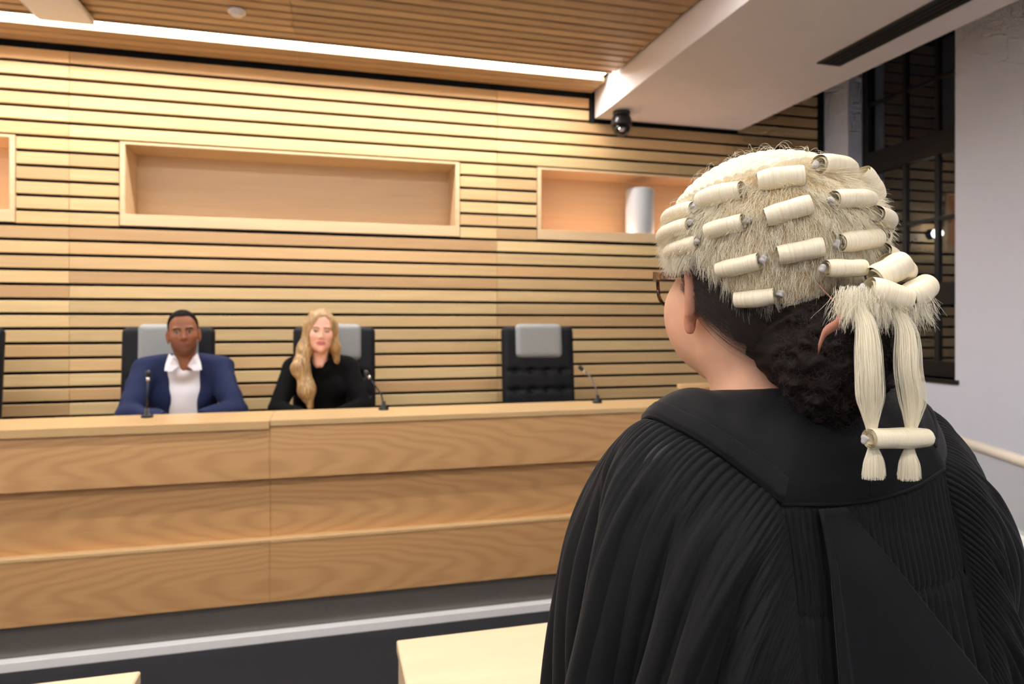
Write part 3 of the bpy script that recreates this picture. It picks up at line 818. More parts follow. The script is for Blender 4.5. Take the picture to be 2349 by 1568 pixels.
def fold(P, s1=26., a1=.004):
    return a1 * (np.sin(P[..., 2] * s1 + P[..., 0] * 30 + 2 * np.sin(P[..., 1] * 20)) + .6 * np.sin(P[..., 2] * s1 * 1.9 - P[..., 1] * 24 + 1.3))
def man_jacket(P):
    b = smin(torso(P, .016, 1.06), cone(np.abs(P) * (1, 0, 0) + P * (0, 1, 1), (.05, -.105, 1.275), (.195, -.118, 1.238), .045, .062), .03)
    b = smin(b, arms(P, .016), .035)
    op = np.maximum(np.abs(P[..., 0] + .004) - (.074 + .05 * np.clip(P[..., 2] - 1.15, -.2, .2)), -(P[..., 1] + .075))
    b = smax(b, -op, .008)
    nk = ell(P, (0, -.055, 1.34), (.078, .085, .12))
    b = smax(b, -nk, .01)
    cuff = (P[..., 1] - .235) * .75 - (np.abs(P[..., 0]) - .085) * .65
    b = smax(b, cuff - .004, .006)
    return b + fold(P)
zs_j = np.arange(.80, 1.36, .0075)
sdf_obj('jacket', man_jacket, (-.40, -.32, 0), (.40, .32, 0), .0075, M['navy'], man, zs_j)
def man_shirt(P):
    d = torso(P, .004)
    d = smin(d, cone(P, (0, -.055, 1.24), (0, -.05, 1.318), .070, .062), .03)
    v = np.maximum(np.abs(P[..., 0]) - (P[..., 2] - 1.235) * .42, -(P[..., 1] + .035))
    d = smax(d, -v, .004)
    d = smax(d, -cone(P, (0, -.052, 1.25), (0, -.045, 1.45), .050, .058), .003)
    return smax(d, P[..., 2] - 1.322 - .0 * P[..., 0], .004) + .35 * fold(P, 40.)
sdf_obj('shirt', man_shirt, (-.22, -.27, .82), (.22, .06, 1.36), .006, M['shirt'], man)
for s in (-1, 1):
    # spread collar flap, folded out over the lapel
    pts = [(s * .020, .020, 1.262), (s * .048, .022, 1.312), (s * .068, -.02, 1.330), (s * .084, -.005, 1.275), (s * .088, .020, 1.240), (s * .052, .034, 1.236)]
    n = len(pts); off = Vector((s * .004, .006, .0))
    V = [Vector(p) for p in pts] + [Vector(p) + off for p in pts] + [sum((Vector(p) for p in pts), Vector()) / n + Vector((s * .008, .012, 0)), sum((Vector(p) for p in pts), Vector()) / n]
    Fc = [(n + i, n + (i + 1) % n, 2 * n) for i in range(n)] + [((i + 1) % n, i, 2 * n + 1) for i in range(n)] + [(i, (i + 1) % n, n + (i + 1) % n, n + i) for i in range(n)]
    link('collar', mesh('collar', V, Fc), M['shirt'], man)

# ------------------------------------------------------------------ the blonde woman in black
woman = seated('person', (-.045, 4.10, 0), R(180.6), 'person with long blonde hair and a black jumper sitting behind the bench')
HW = np.array((.0, .005, 1.447), np.float32)
ARM_W = dict(sh=(.160, -.105, 1.215), el=(.235, .055, 1.018), wr=(.09, .235, 0.996))
def woman_body(P):
    z0, z1 = float(P[..., 2].min()), float(P[..., 2].max()); d = torso(P, -.012, .86)
    if z1 > 1.18: d = smin(sd_head(to_head(P, HW, R(-3), R(2)), .93, .90, True, .046, .92), d, .04)
    if z0 < 1.32 and z1 > .94: d = smin(d, arms(P, -.008, 1, ARM_W, (.048, .038, .026)), .03)
    if z0 < 1.0: d = smin(d, thighs(P, -.008), .03)
    if .92 < z1 and z0 < 1.13:
        d = smin(d, sd_hand(P, (.092, .235, 1.000), (-.35, .9, .05), (0, .1, 1), 1, .92, .2), .012)
        d = smin(d, sd_hand(P, (-.092, .235, 0.996), (.75, .6, .0), (0, .1, 1), -1, .92, .2), .012)
    return d
fw = face_tint((236, 182, 156), (196, 112, 108), (120, 88, 62), (70, 60, 54))
def woman_col(V):
    C = fw(to_head(V, HW, R(-3), R(2))); C[V[:, 2] < 1.25] = lin((232, 178, 152)); return C
sdf_obj('body', woman_body, (-.32, -.30, 0), (.32, .40, 0), .006, SKIN, woman, zs_man, woman_col)
M['jumper'] = plain('black_knit', (12, 12, 13), .9, 0, .15, 220, .3, .12, .0)
def woman_jumper(P):
    b = smin(torso(P, .010, .88), arms(P, .010, 1, ARM_W, (.050, .040, .028)), .035)
    Q = P.copy(); Q[..., 0] = np.abs(P[..., 0])
    b = smin(b, ell(Q, (.070, -.045, 1.12), (.065, .060, .065)), .04)
    b = smin(b, cone(P, (0, -.06, 1.24), (0, -.045, 1.312), .075, .058), .03)
    b = smax(b, -cone(P, (0, -.045, 1.29), (0, -.03, 1.42), .052, .056), .004)
    b = smax(b, P[..., 2] - 1.318 + P[..., 1] * .35, .006)
    cuff = (P[..., 1] - .225) * .8 - (np.abs(P[..., 0]) - .10) * .5
    return smax(b, cuff - .004, .006) + .5 * fold(P)
sdf_obj('jumper', woman_jumper, (-.34, -.30, .80), (.34, .32, 1.36), .007, M['jumper'], woman)
M['hair_blonde'] = hair_mat('blonde_hair', (120, 86, 48), (210, 176, 122), .42, (130, 130, 9))
def woman_hair(P):
    H = to_head(P, HW, R(-3), R(2)); Q = H
    d = ell(Q, (.002, -.018, .042), (.086, .108, .093))
    # face opening, parted on the left so hair sweeps over her right side
    face = ell(Q, (-.006, .092, -.020), (.058, .075, .112))
    d = smax(d, -face, .012)
    r1 = cone(Q, (.070, .005, .03), (.088, .012, -.10), .030, .036)
    r1 = smin(r1, cone(Q, (.088, .012, -.10), (.100, .045, -.21), .036, .046), .04)
    r1 = smin(r1, cone(Q, (.100, .045, -.21), (.062, .075, -.33), .046, .042), .04)
    r1 = smin(r1, cone(Q, (.062, .075, -.33), (.040, .085, -.42), .042, .020), .04)
    r2 = cone(Q, (-.066, -.005, .03), (-.082, -.020, -.08), .026, .030)
    r2 = smin(r2, cone(Q, (-.082, -.020, -.08), (-.098, -.055, -.17), .030, .018), .03)
    d = smin(d, smin(r1, r2, .02), .025)
    d = smin(d, cone(Q, (0, -.06, 0), (0, -.085, -.20), .075, .05), .03)
    wv = .0030 * np.sin(Q[..., 2] * 30 + Q[..., 0] * 30) + .0018 * np.sin(Q[..., 0] * 190 + 2.5 * np.sin(Q[..., 2] * 18) + Q[..., 1] * 120)
    return d + wv
sdf_obj('hair', woman_hair, (-.15, -.17, .98), (.18, .16, 1.60), .0052, M['hair_blonde'], woman)
V, Fc = tube_pts([(-.03, .40, 1.047), (-.06, .29, 1.052)], .004, 8)
# ================================================================== the barrister
bar = empty('person', (.4879, .6561, 0), R(1.0))
tag(bar, 'person seen from behind in a curled cream wig and pleated black gown', 'person')
HB = np.array((-.031, .019, 1.545), np.float32); HROT = R(-2.0)
def bh(P): return rotz((P - HB).astype(np.float32), HROT)
def bar_body(P):
    z0, z1 = float(P[..., 2].min()), float(P[..., 2].max()); d = np.full(P.shape[:-1], 1.0, np.float32)
    Q = P.copy(); Q[..., 0] = np.abs(P[..., 0])
    if z1 > 1.28:
        H = bh(P)
        d = smin(d, sd_head(H, 1.0, 1.04, True, .048), .01)
        d = smin(d, ell(np.abs(H) * (1, 0, 0) + H * (0, 1, 1), (.040, .045, -.045), (.030, .034, .034)), .03)
        d = smin(d, cone(Q, (.0, -.035, 1.375), (.145, -.02, 1.345), .050, .045), .05)
    if z0 < 1.45: d = smin(d, ell(P, (0, -.015, 1.20), (.150, .100, .20)), .05)
    if z0 < 1.2:
        d = smin(d, ell(P, (0, -.01, .95), (.155, .105, .17)), .06)
        d = smin(d, cone(Q, (.085, -.01, .88), (.085, .0, .48), .085, .055), .03); d = smin(d, cone(Q, (.085, 0, .48), (.085, -.02, .09), .054, .036), .03)
        d = smin(d, cone(Q, (.085, -.045, .04), (.09, .14, .032), .036, .030), .03)
    if z1 > .7 and z0 < 1.42:
        d = smin(d, cone(Q, (.155, -.02, 1.335), (.215, -.02, 1.06), .046, .040), .03); d = smin(d, cone(Q, (.215, -.02, 1.06), (.17, .17, .93), .038, .027), .02)
        d = smin(d, sd_hand(P, (.17, .17, .93), (-.2, .85, -.35), (.2, .3, .9), 1, .9, .5), .012)
        d = smin(d, sd_hand(P, (-.17, .17, .93), (.2, .85, -.35), (-.2, .3, .9), -1, .9, .5), .012)
    return d
ft_b = face_tint((222, 170, 138), (190, 108, 96), (40, 28, 22))
def bar_col(V):
    H = bh(V); C = ft_b(H); ax = np.abs(H[:, 0])
    e = np.clip((ax - .070) / .008, 0, 1) * np.exp(-((H[:, 1] + .012) / .024) ** 2) * (np.abs(H[:, 2] + .02) < .05)
    C = C * (1 - .6 * e[:, None]) + np.array(lin((224, 134, 106))) * .6 * e[:, None]
    hl = np.clip(1 - (H[:, 1] - (H[:, 2] - .055) * .56) / .028, 0, 1)[:, None] * .55 * (H[:, 2] < .02)[:, None] * (H[:, 2] > -.11)[:, None]
    C = C * (1 - hl) + np.array(lin((84, 52, 36))) * hl
    n = np.clip((-.05 - H[:, 1]) / .04, 0, 1)[:, None] * .35
    C = C * (1 - n) + np.array(lin((176, 118, 82))) * n
    C[(V[:, 2] < 1.40 - .25 * np.clip(V[:, 1], -.1, .2)) & (V[:, 2] > 1.02)] = lin((16, 16, 18)); C[(V[:, 2] <= 1.02) & ~((V[:, 1] > .155) & (V[:, 2] > .8))] = lin((16, 16, 18)); return C
zs_b = np.concatenate([np.arange(-.02, .88, .03), np.arange(.88, 1.0, .008), np.arange(1.0, 1.30, .02), np.arange(1.30, 1.70, .0032)])
sdf_obj('body', bar_body, (-.27, -.15, 0), (.27, .31, 0), .0036, SKIN, bar, zs_b, bar_col, relax=1)

# ---------------- dark hair gathered in a low curly bun
M['hair_dark'] = hair_mat('dark_brown_hair', (11, 7, 6), (32, 21, 16), .7, (260, 60, 160), .2)
hd = empty('hair_anchor', tuple(HB), HROT, bar)
def bar_hair(P):
    d = ell(P, (0, -.016, .036), (.0815, .104, .086))
    d = smin(d, ell(P, (0, -.050, -.045), (.066, .050, .070)), .03)
    Q = P.copy(); Q[..., 0] = np.abs(P[..., 0])
    front = P[..., 1] - (P[..., 2] - .055) * .56
    d = smax(d, front - .003 * np.sin(P[..., 2] * 300), .006)
    d = smax(d, -(P[..., 2] + .128 + P[..., 1] * .2), .01)
    b = ell(P, (.006, -.132, -.078), (.053, .044, .058))
    b = b + .005 * np.sin(P[..., 0] * 150 + 3 * np.sin(P[..., 2] * 90)) * np.sin(P[..., 2] * 160 + 2 * np.sin(P[..., 1] * 110)) + .003 * np.sin(P[..., 0] * 330) * np.sin(P[..., 2] * 290 + 1)
    d = smin(d, smin(b, ell(P, (0, -.095, -.065), (.05, .04, .05)), .02), .012)
    return d + .0012 * np.sin(P[..., 2] * 420 + P[..., 1] * 260 + 4 * np.sin(P[..., 1] * 40))
hair = sdf_obj('hair', bar_hair, (-.10, -.20, -.16), (.10, .09, .14), .0032, M['hair_dark'], hd)
hair.parent = bar; hair.location = hd.location; hair.rotation_euler = hd.rotation_euler
bpy.data.objects.remove(hd)
# curls of the bun and swept strands
M['hair_strand'] = plain('dark_hair_strand', (44, 30, 22), .5, 0, .3, 60)
cur = []
for i in range(4600):
    v = rng.normal(size=3); v /= np.linalg.norm(v)
    c = np.array((.006, -.132, -.078)) + v * np.array((.053, .044, .058)) * rng.uniform(.94, 1.05)
    a = rng.normal(size=3); a -= v * (a @ v) * .7; a /= np.linalg.norm(a); b = np.cross(v, a)
    t = np.linspace(0, rng.uniform(5, 11), 22); r_ = rng.uniform(.003, .0075); L = rng.uniform(.008, .026)
    cur.append(c + np.outer(np.cos(t) - 1, v) * r_ * .8 + np.outer(np.sin(t), b) * r_ + np.outer(np.linspace(0, 1, 22), a) * L)
cur = np.array(cur)
o = strands('curly_strands', cur, .00015, M['hair_strand'], hair); o['kind'] = 'stuff'
sw = []
for i in range(1800):
    side = -1 if rng.random() < .7 else 1
    p = np.array((side * .084, rng.uniform(-.035, .0), rng.uniform(-.01, .06))); q = np.array((rng.uniform(-.03, .03), -.115, rng.uniform(-.11, -.05)))
    t = np.linspace(0, 1, 10)[:, None]; c = p * (1 - t) + q * t
    ctr = np.array((0, -.03, -.01)); n = c - ctr
    k = np.sqrt(((n / np.array((.083, .088, .115))) ** 2).sum(1))[:, None]
    c = ctr + n / np.minimum(k, 1.0) * (1 + rng.uniform(0, .02)) if True else c
    c += np.cumsum(rng.normal(size=(10, 3)) * .0006, 0); sw.append(c)
o = strands('swept_strands', np.array(sw), .00009, M['hair_strand'], hair); o['kind'] = 'stuff'

# ---------------- glasses
gls = empty('glasses', tuple(HB), HROT, bar)
def tort(name):
    t = NT(name); tc = t.n('ShaderNodeTexCoord'); nz = t.n('ShaderNodeTexNoise', ins={'Scale': 170.0, 'Detail': 2.0}); t.l(tc.outputs['Object'], nz.inputs['Vector'])
    t.l(t.ramp(nz.outputs[0], [(.46, lin((34, 20, 14))), (.62, lin((120, 72, 38)))]), t.b.inputs['Base Color']); t.b.inputs['Roughness'].default_value = .18; return t.m
M['tort'] = tort('tortoiseshell')
M['lens'] = glass_mat('spectacle_lens', (.97, .95, .93))
for s in (-1, 1):
    loop = []
    for i in range(25):
        a = 2 * math.pi * i / 24; ca, sa = math.cos(a), math.sin(a)
        x_ = .035 + .029 * math.copysign(abs(ca) ** .8, ca); z_ = -.004 + .021 * math.copysign(abs(sa) ** .8, sa)
        if ca > 0 and sa > 0: x_ += .004 * ca * sa * 2; z_ += .004 * ca * sa * 2
        loop.append((s * x_, .104 - 2.4 * max(0, x_ - .03) ** 2 * 3.2, z_))
    V, Fc = tube_pts(loop, .0022, 8); rim = link('rim', mesh('rim', V, Fc, True), M['tort'], gls)
    c = (s * .035, .1035, -.004)
    lv = [c] + [(p[0], p[1], p[2]) for p in loop[:-1]]
    link('lens', mesh('lens', lv, [(0, i + 1, (i + 1) % 24 + 1) for i in range(24)], True), M['lens'], gls)
    tp = [(s * .066, .093, .012), (s * .0735, .088, .012), (s * .078, .05, .010), (s * .082, .0, .008), (s * .081, -.018, .002), (s * .079, -.03, -.012)]
    V, Fc = [], []
    for i, p in enumerate(tp):
        h = (.0055, .0055, .0035, .003, .003, .003)[i]
        V += [(p[0] - .0012, p[1], p[2] - h), (p[0] + .0012, p[1], p[2] - h), (p[0] + .0012, p[1], p[2] + h), (p[0] - .0012, p[1], p[2] + h)]
    for i in range(len(tp) - 1):
        for k in range(4): Fc.append((4 * i + k, 4 * i + (k + 1) % 4, 4 * i + 4 + (k + 1) % 4, 4 * i + 4 + k))
    Fc += [(3, 2, 1, 0), tuple(4 * (len(tp) - 1) + k for k in range(4))]
    link('temple', mesh('temple', V, Fc), M['tort'], gls)
tube('bridge', [(-.008, .106, .003), (0, .1085, .006), (.008, .106, .003)], .002, M['tort'], gls, 8)
gls['label'] = 'tortoiseshell glasses'

# ---------------- the wig
WC = np.array((.007, -.027, .045)); WR = np.array((.102, .115, .087)); WL = .135
wig = empty('wig_anchor', tuple(HB), HROT, bar)
def hair_cream(name, a, b, dark, sx=900.0, rough=.36):
    t = NT(name); tc = t.n('ShaderNodeTexCoord'); mp = t.n('ShaderNodeMapping'); mp.inputs['Scale'].default_value = (sx, 22, 22); t.l(tc.outputs['Object'], mp.inputs[0])
    oi = t.n('ShaderNodeObjectInfo'); ad = t.n('ShaderNodeVectorMath', operation='ADD'); t.l(mp.outputs[0], ad.inputs[0]); t.l(oi.outputs['Random'], ad.inputs[1])
    nz = t.n('ShaderNodeTexNoise', ins={'Scale': 1.0, 'Detail': 4.0, 'Roughness': .65}); t.l(ad.outputs[0], nz.inputs['Vector'])
    t.l(t.ramp(nz.outputs[0], [(.20, lin(dark)), (.44, lin(b)), (.66, lin(a))]), t.b.inputs['Base Color'])
    t.b.inputs['Roughness'].default_value = rough; t.b.inputs['Specular IOR Level'].default_value = .45
    t.bump(nz.outputs[0], .22, .0008); return t.m
M['curl'] = hair_cream('cream_horsehair_roll', (248, 238, 212), (242, 229, 196), (214, 190, 146))
M['frizz'] = plain('cream_horsehair', (244, 235, 210), .45, 0, .12, 30)
M['cap'] = plain('horsehair_cap', (196, 170, 124), .8, 0, .35, 180, .6)
M['knot'] = plain('grey_white_rag', (190, 184, 180), .9, 0, .08, 200, .3)
M['ribbon'] = plain('dusty_pink_ribbon', (186, 122, 98), .6, 0, .1, 80)
M['tailhair'] = plain('cream_tail_hair', (236, 222, 190), .38, 0, .16, 60)

def hem(az):
    """height of the wig's lower edge; az = 0 at the back, pi at the forehead"""
    a = np.abs(az)
    return np.interp(a, [0, .5, .95, 1.15, 1.40, 1.75, 2.3, 3.15], [-.016, -.026, -.024, .004, .026, .022, .030, .062])
def wig_pt(az, el, off=0.0):
    """el in radians, negative below the widest line"""
    ce, se = np.cos(el), np.sin(el); rz = np.where(se > 0, WR[2], WL)
    return np.stack([WC[0] + (WR[0] + off) * ce * np.sin(az), WC[1] - (WR[1] + off) * ce * np.cos(az), WC[2] + (rz + off) * se], -1)
def el_at(z): return np.arcsin(np.clip((z - WC[2]) / np.where(z > WC[2], WR[2], WL), -1, 1))
# cap
na, ne = 160, 60
AZ = np.linspace(-math.pi, math.pi, na, endpoint=False); V = []
for j in range(ne):
    t = j / (ne - 1); e0 = el_at(hem(AZ)); V.append(wig_pt(AZ, e0 + (math.pi / 2 - .01 - e0) * t))
V = np.concatenate(V); Fq = np.array([(j * na + i, j * na + (i + 1) % na, (j + 1) * na + (i + 1) % na, (j + 1) * na + i) for j in range(ne - 1) for i in range(na)])
wig_o = link('wig', mesh_np('wig', V, Fq), M['cap'], bar, tuple(HB), (0, 0, HROT)); wig_o['label'] = 'cream horsehair wig'
bpy.data.objects.remove(wig)
# crown: close rows of tiny tight curls from the forehead to the top row of rolls
def crown_edge(az):  # lower edge of the crown as height
    a = np.abs(az); return np.interp(a, [0, .5, 1.0, 1.6, 2.2, 3.15], [.112, .104, .096, .084, .078, .074])
na, ne = 420, 150
AZ = np.linspace(-math.pi, math.pi, na, endpoint=False)
T, A = np.meshgrid(np.linspace(0, 1, ne), AZ, indexing='ij')
e0 = el_at(crown_edge(A)); EL = e0 + (math.pi / 2 - e0) * T
Pn = wig_pt(A, EL, .000); nrm = (Pn - WC) / (WR ** 2); nrm /= np.linalg.norm(nrm, axis=-1, keepdims=True)
row = Pn[..., 1] / .0088 + .25 * np.sin(Pn[..., 0] * 60); colm = Pn[..., 0] / .0105 + .5 * np.floor(row)
bmp = .0056 * np.sqrt(np.abs(np.sin(math.pi * row))) * (.72 + .28 * np.sqrt(np.abs(np.sin(math.pi * colm))))
edge = np.clip(T / .05, 0, 1)
V = (Pn + nrm * (bmp * edge + .002 * edge - .006 * (1 - edge))[..., None]).reshape(-1, 3)
Fq = np.array([(j * na + i, j * na + (i + 1) % na, (j + 1) * na + (i + 1) % na, (j + 1) * na + i) for j in range(ne - 1) for i in range(na)])
link('crown_frizz', mesh_np('crown_frizz', V, Fq), M['curl'], wig_o)

def rag(bm):
    r = bmesh.ops.create_icosphere(bm, subdivisions=3, radius=.0033); f1, f2 = rng.uniform(500, 900, 2); p1 = rng.uniform(0, 6, 3)
    for v_ in r['verts']:
        c_ = v_.co; k_ = 1 + .22 * math.sin(c_.x * f1 + p1[0]) * math.sin(c_.y * f2 + p1[1]) + .18 * math.sin(c_.z * f1 * 1.4 + c_.x * 600 + p1[2]); v_.co = c_ * k_
def curl(p, q, r_, turns=2.1, knot=None, bend=.11):
    p, q = Vector(p), Vector(q); ax = (q - p); L = ax.length; ax.normalize(); c = (p + q) / 2
    nz_ = (c - Vector(WC)); nz_ = (nz_ - ax * nz_.dot(ax)).normalized(); ny = nz_.cross(ax)
    ns, nx = 60, 13; V = np.zeros((nx, ns, 3))
    a = np.linspace(0, 2 * math.pi * turns, ns) - 2.2; rr = np.linspace(1.0, .42, ns) ** .9
    for i in range(nx):
        u = i / (nx - 1) - .5; x_ = u * L
        sc = r_ * (1 - .10 * (2 * u) ** 4) * (1 + .03 * math.sin(9 * u + L * 900))
        jit = .0009 * math.sin(13 * i + L * 4000)
        V[i, :, 0] = x_ + (jit if i in (0, nx - 1) else 0); V[i, :, 1] = np.cos(a) * rr * sc; V[i, :, 2] = np.sin(a) * rr * sc - x_ * x_ / (2 * bend)
    Fq = np.array([(i * ns + k, i * ns + k + 1, (i + 1) * ns + k + 1, (i + 1) * ns + k) for i in range(nx - 1) for k in range(ns - 1)])
    o = link('curl', mesh_np('curl', V.reshape(-1, 3), Fq), M['curl'], wig_o)
    m4 = Matrix((ax, ny, nz_)).transposed().to_4x4(); m4.translation = c; o.matrix_local = m4
    if knot is not None:
        k0 = c + ax * (knot * (L / 2 + .004)) - nz_ * r_ * .25
        bm = bmesh.new()
        rag(bm)
        link('knot', bm_mesh('knot', bm, True), M['knot'], wig_o, k0)
    return o
CURLS = [  # two axis ends, radius, end with a rag knot
    ((-.0935, -.0480, .0735), (-.0915, .0200, .0715), .0082, -1), ((-.0985, -.0485, .0565), (-.0950, .0270, .0518), .0088, -1),
    ((-.0962, -.0590, .0365), (-.0890, .0230, .0338), .0088, -1), ((-.0695, -.0955, .0840), (-.0905, -.0500, .0805), .0100, None),
    ((-.0228, -.1250, .0942), (-.0590, -.1035, .0902), .0104, None), ((-.0020, -.1200, .1060), (.0440, -.1080, .1060), .0108, -1),
    ((-.0732, -.1060, .0516), (-.0925, -.0702, .0460), .0088, -1), ((-.0268, -.1395, .0647), (-.0605, -.1205, .0538), .0098, None),
    ((-.0050, -.1440, .0680), (.0420, -.1360, .0715), .0094, -1), ((-.0632, -.1140, .0138), (-.0848, -.0788, .0073), .0090, -1),
    ((-.0164, -.1445, .0260), (-.0510, -.1264, .0184), .0098, None), ((-.0010, -.1470, .0278), (.0500, -.1370, .0350), .0098, -1),
    ((-.0471, -.1160, -.0184), (-.0703, -.0876, -.0217), .0090, -1), ((.0440, -.1400, .0567), (.0800, -.1180, .0540), .0096, None),
    ((-.0190, -.1510, .0042), (.0200, -.1530, .0050), .0086, -1), ((.0040, -.1730, -.0150), (.0400, -.1790, -.0260), .0128, -1),
    ((.0420, -.1770, -.0230), (.0760, -.1670, -.0110), .0122, None), ((.0380, -.1600, .0085), (.0700, -.1500, .0020), .0110, None),
    ((.0550, -.1360, .0235), (.0860, -.1180, .0150), .0092, None), ((.0520, -.1120, .1030), (.0760, -.1060, .0800), .0100, None),
    ((.0200, -.1640, -.0060), (.0500, -.1660, .0090), .0126, None), ((.0640, -.1240, .0400), (.0850, -.1000, .0380), .0090, None)]
# the far side repeats the near side's rows
for (p, q, r_, kn) in list(CURLS[:4]) + [CURLS[6], CURLS[9], CURLS[12]]:
    m = lambda v: (2 * WC[0] - v[0], v[1], v[2])
    CURLS.append((m(p), m(q), r_, None))
for p, q, r_, kn in CURLS:
    p, q = np.array(p), np.array(q); nn = (p + q) / 2 - WC; nn /= np.linalg.norm(nn)
    up_ = .0045 if p[0] < -.09 and q[1] > 0 else .0025
    curl(p + nn * up_, q + nn * up_, r_ * 1.12, 2.1, kn)

# frizz between the rolls
N = 52000
az = rng.uniform(-math.pi, math.pi, N); zz = np.sqrt(rng.uniform(0, 1, N)); zlo = hem(az); zhi = np.minimum(crown_edge(az) + .006, .118)
zz = zlo - .001 + (zhi - zlo) * rng.uniform(0, 1, N); el = el_at(zz); root = wig_pt(az, el, -.001)
nrm = (root - WC) / (np.stack([WR] * N) ** 2); nrm /= np.linalg.norm(nrm, axis=1, keepdims=True)
down = np.tile(np.array((0, 0, -1.0)), (N, 1)); down -= nrm * (down * nrm).sum(1, keepdims=True); down /= np.linalg.norm(down, axis=1, keepdims=True) + 1e-6
clump = np.stack([np.sin(az * 23 + zz * 260), np.cos(az * 31 - zz * 210), np.sin(az * 17 + zz * 330)], -1) * .28
d0 = down * .85 + nrm * rng.uniform(.25, .75, (N, 1)) + rng.normal(size=(N, 3)) * .22 + clump * 1.25
d0 /= np.linalg.norm(d0, axis=1, keepdims=True); L = rng.uniform(.010, .024, (N, 1)); k = 6
C = np.zeros((N, k, 3)); C[:, 0] = root; dd = d0.copy()
for i in range(1, k):
    dd = dd + down * .14 + rng.normal(size=(N, 3)) * .085; dd /= np.linalg.norm(dd, axis=1, keepdims=True); C[:, i] = C[:, i - 1] + dd * L / (k - 1)
o = strands('frizz', C, .000115, M['frizz'], wig_o, .55); o['kind'] = 'stuff'
# loose hairs standing off the crown
st = []
for i in range(260):
    a = rng.uniform(-math.pi, math.pi); e = rng.uniform(.5, 1.4); p = wig_pt(np.array(a), np.array(e), .006); n = (p - WC) / np.linalg.norm(p - WC)
    t = rng.normal(size=3); t -= n * (t @ n); t /= np.linalg.norm(t); s_ = np.linspace(0, 1, 8)[:, None]; Lx = rng.uniform(.008, .022)
    st.append(p + t * s_ * Lx + n * np.sin(s_ * 2.6) * Lx * rng.uniform(.15, .5))
o = strands('loose_hairs', np.array(st), .00012, M['frizz'], wig_o); o['kind'] = 'stuff'

# two tails, tied to a crosswise roll
def cr(pts, n):
    pts = np.asarray(pts, float); P_ = np.vstack([2 * pts[0] - pts[1], pts, 2 * pts[-1] - pts[-2]]); out = []
    for i in range(len(pts) - 1):
        p0, p1, p2, p3 = P_[i:i + 4]; t = np.linspace(0, 1, 40, endpoint=(i == len(pts) - 2))[:, None]
        out.append(.5 * (2 * p1 + (p2 - p0) * t + (2 * p0 - 5 * p1 + 4 * p2 - p3) * t ** 2 + (3 * p1 - p0 - 3 * p2 + p3) * t ** 3))
    o_ = np.vstack(out); s = np.r_[0, np.cumsum(np.linalg.norm(np.diff(o_, axis=0), axis=1))]
    u = np.linspace(0, s[-1], n); return np.stack([np.interp(u, s, o_[:, j]) for j in range(3)], 1)
TAILS = [[(-.006, -.176, -.026), (-.0095, -.190, -.050), (-.0150, -.199, -.085), (-.0145, -.200, -.115), (-.0135, -.200, -.1345), (-.0125, -.200, -.146), (-.0115, -.200, -.156), (-.0112, -.200, -.166), (-.0113, -.200, -.1735)],
         [(.0290, -.176, -.028), (.0315, -.189, -.050), (.0262, -.197, -.085), (.0300, -.198, -.112), (.0283, -.198, -.1350), (.0270, -.198, -.148), (.0258, -.198, -.158), (.0254, -.199, -.168), (.0252, -.199, -.1765)]]
for pts in TAILS:
    n = 26; c = cr(pts, n); t = np.linspace(0, 1, n)
    wdt = np.interp(t, [0, .1, .3, .55, .70, .78, .84, .93, 1], [.0020, .0056, .0078, .0082, .0055, .0036, .0038, .0078, .0084])
    thk = wdt * .55
    ang = np.linspace(0, 2 * math.pi, 20, endpoint=False)
    V = np.stack([c[:, None, 0] + np.cos(ang) * wdt[:, None] * (1 + .06 * np.sin(ang * 7)), c[:, None, 1] + np.sin(ang) * thk[:, None] * (1 + .15 * np.sin(ang * 9)), np.repeat(c[:, None, 2], 20, 1) + .001 * np.sin(ang * 5) * (t[:, None] > .97)], -1).reshape(-1, 3)
    Fq = np.array([(j * 20 + i, j * 20 + (i + 1) % 20, (j + 1) * 20 + (i + 1) % 20, (j + 1) * 20 + i) for j in range(n - 1) for i in range(20)])
    tl = link('tail', mesh_np('tail', V, Fq), M['tailhair'], wig_o)
    ns = 900; a = rng.uniform(0, 2 * math.pi, ns); q = rng.uniform(.80, 1.12, ns); q[:110] = rng.uniform(1.12, 1.7, 110)
    S = np.zeros((ns, n, 3)); ph = rng.uniform(0, 6, ns)
    for j in range(n):
        pinch = 1 + (q - 1) * np.clip(np.interp(t[j], [0, .2, .6, .74, 1], [.5, 1, 1, .2, .5]), 0, 1); tw = a + .10 * np.sin(t[j] * 7 + ph)
        S[:, j] = np.stack([c[j, 0] + np.cos(tw) * wdt[j] * pinch, c[j, 1] + np.sin(tw) * thk[j] * pinch, np.full(ns, c[j, 2])], -1)
    end = (rng.uniform(-.003, .002, ns))[:, None]; S[:, -1, 2] += end[:, 0]
    o = strands('tail_strands', S, .00013, M['frizz'], wig_o, .8); o['kind'] = 'stuff'
curl((-.0205, -.2045, -.1415), (.0425, -.2000, -.1440), .0096, 3.0, None, 5.0)
for p in ((-.0245, -.2045, -.1415), (.0465, -.2000, -.1442)):
    bm = bmesh.new()
    rag(bm)
    link('knot', bm_mesh('knot', bm, True), M['knot'], wig_o, p)
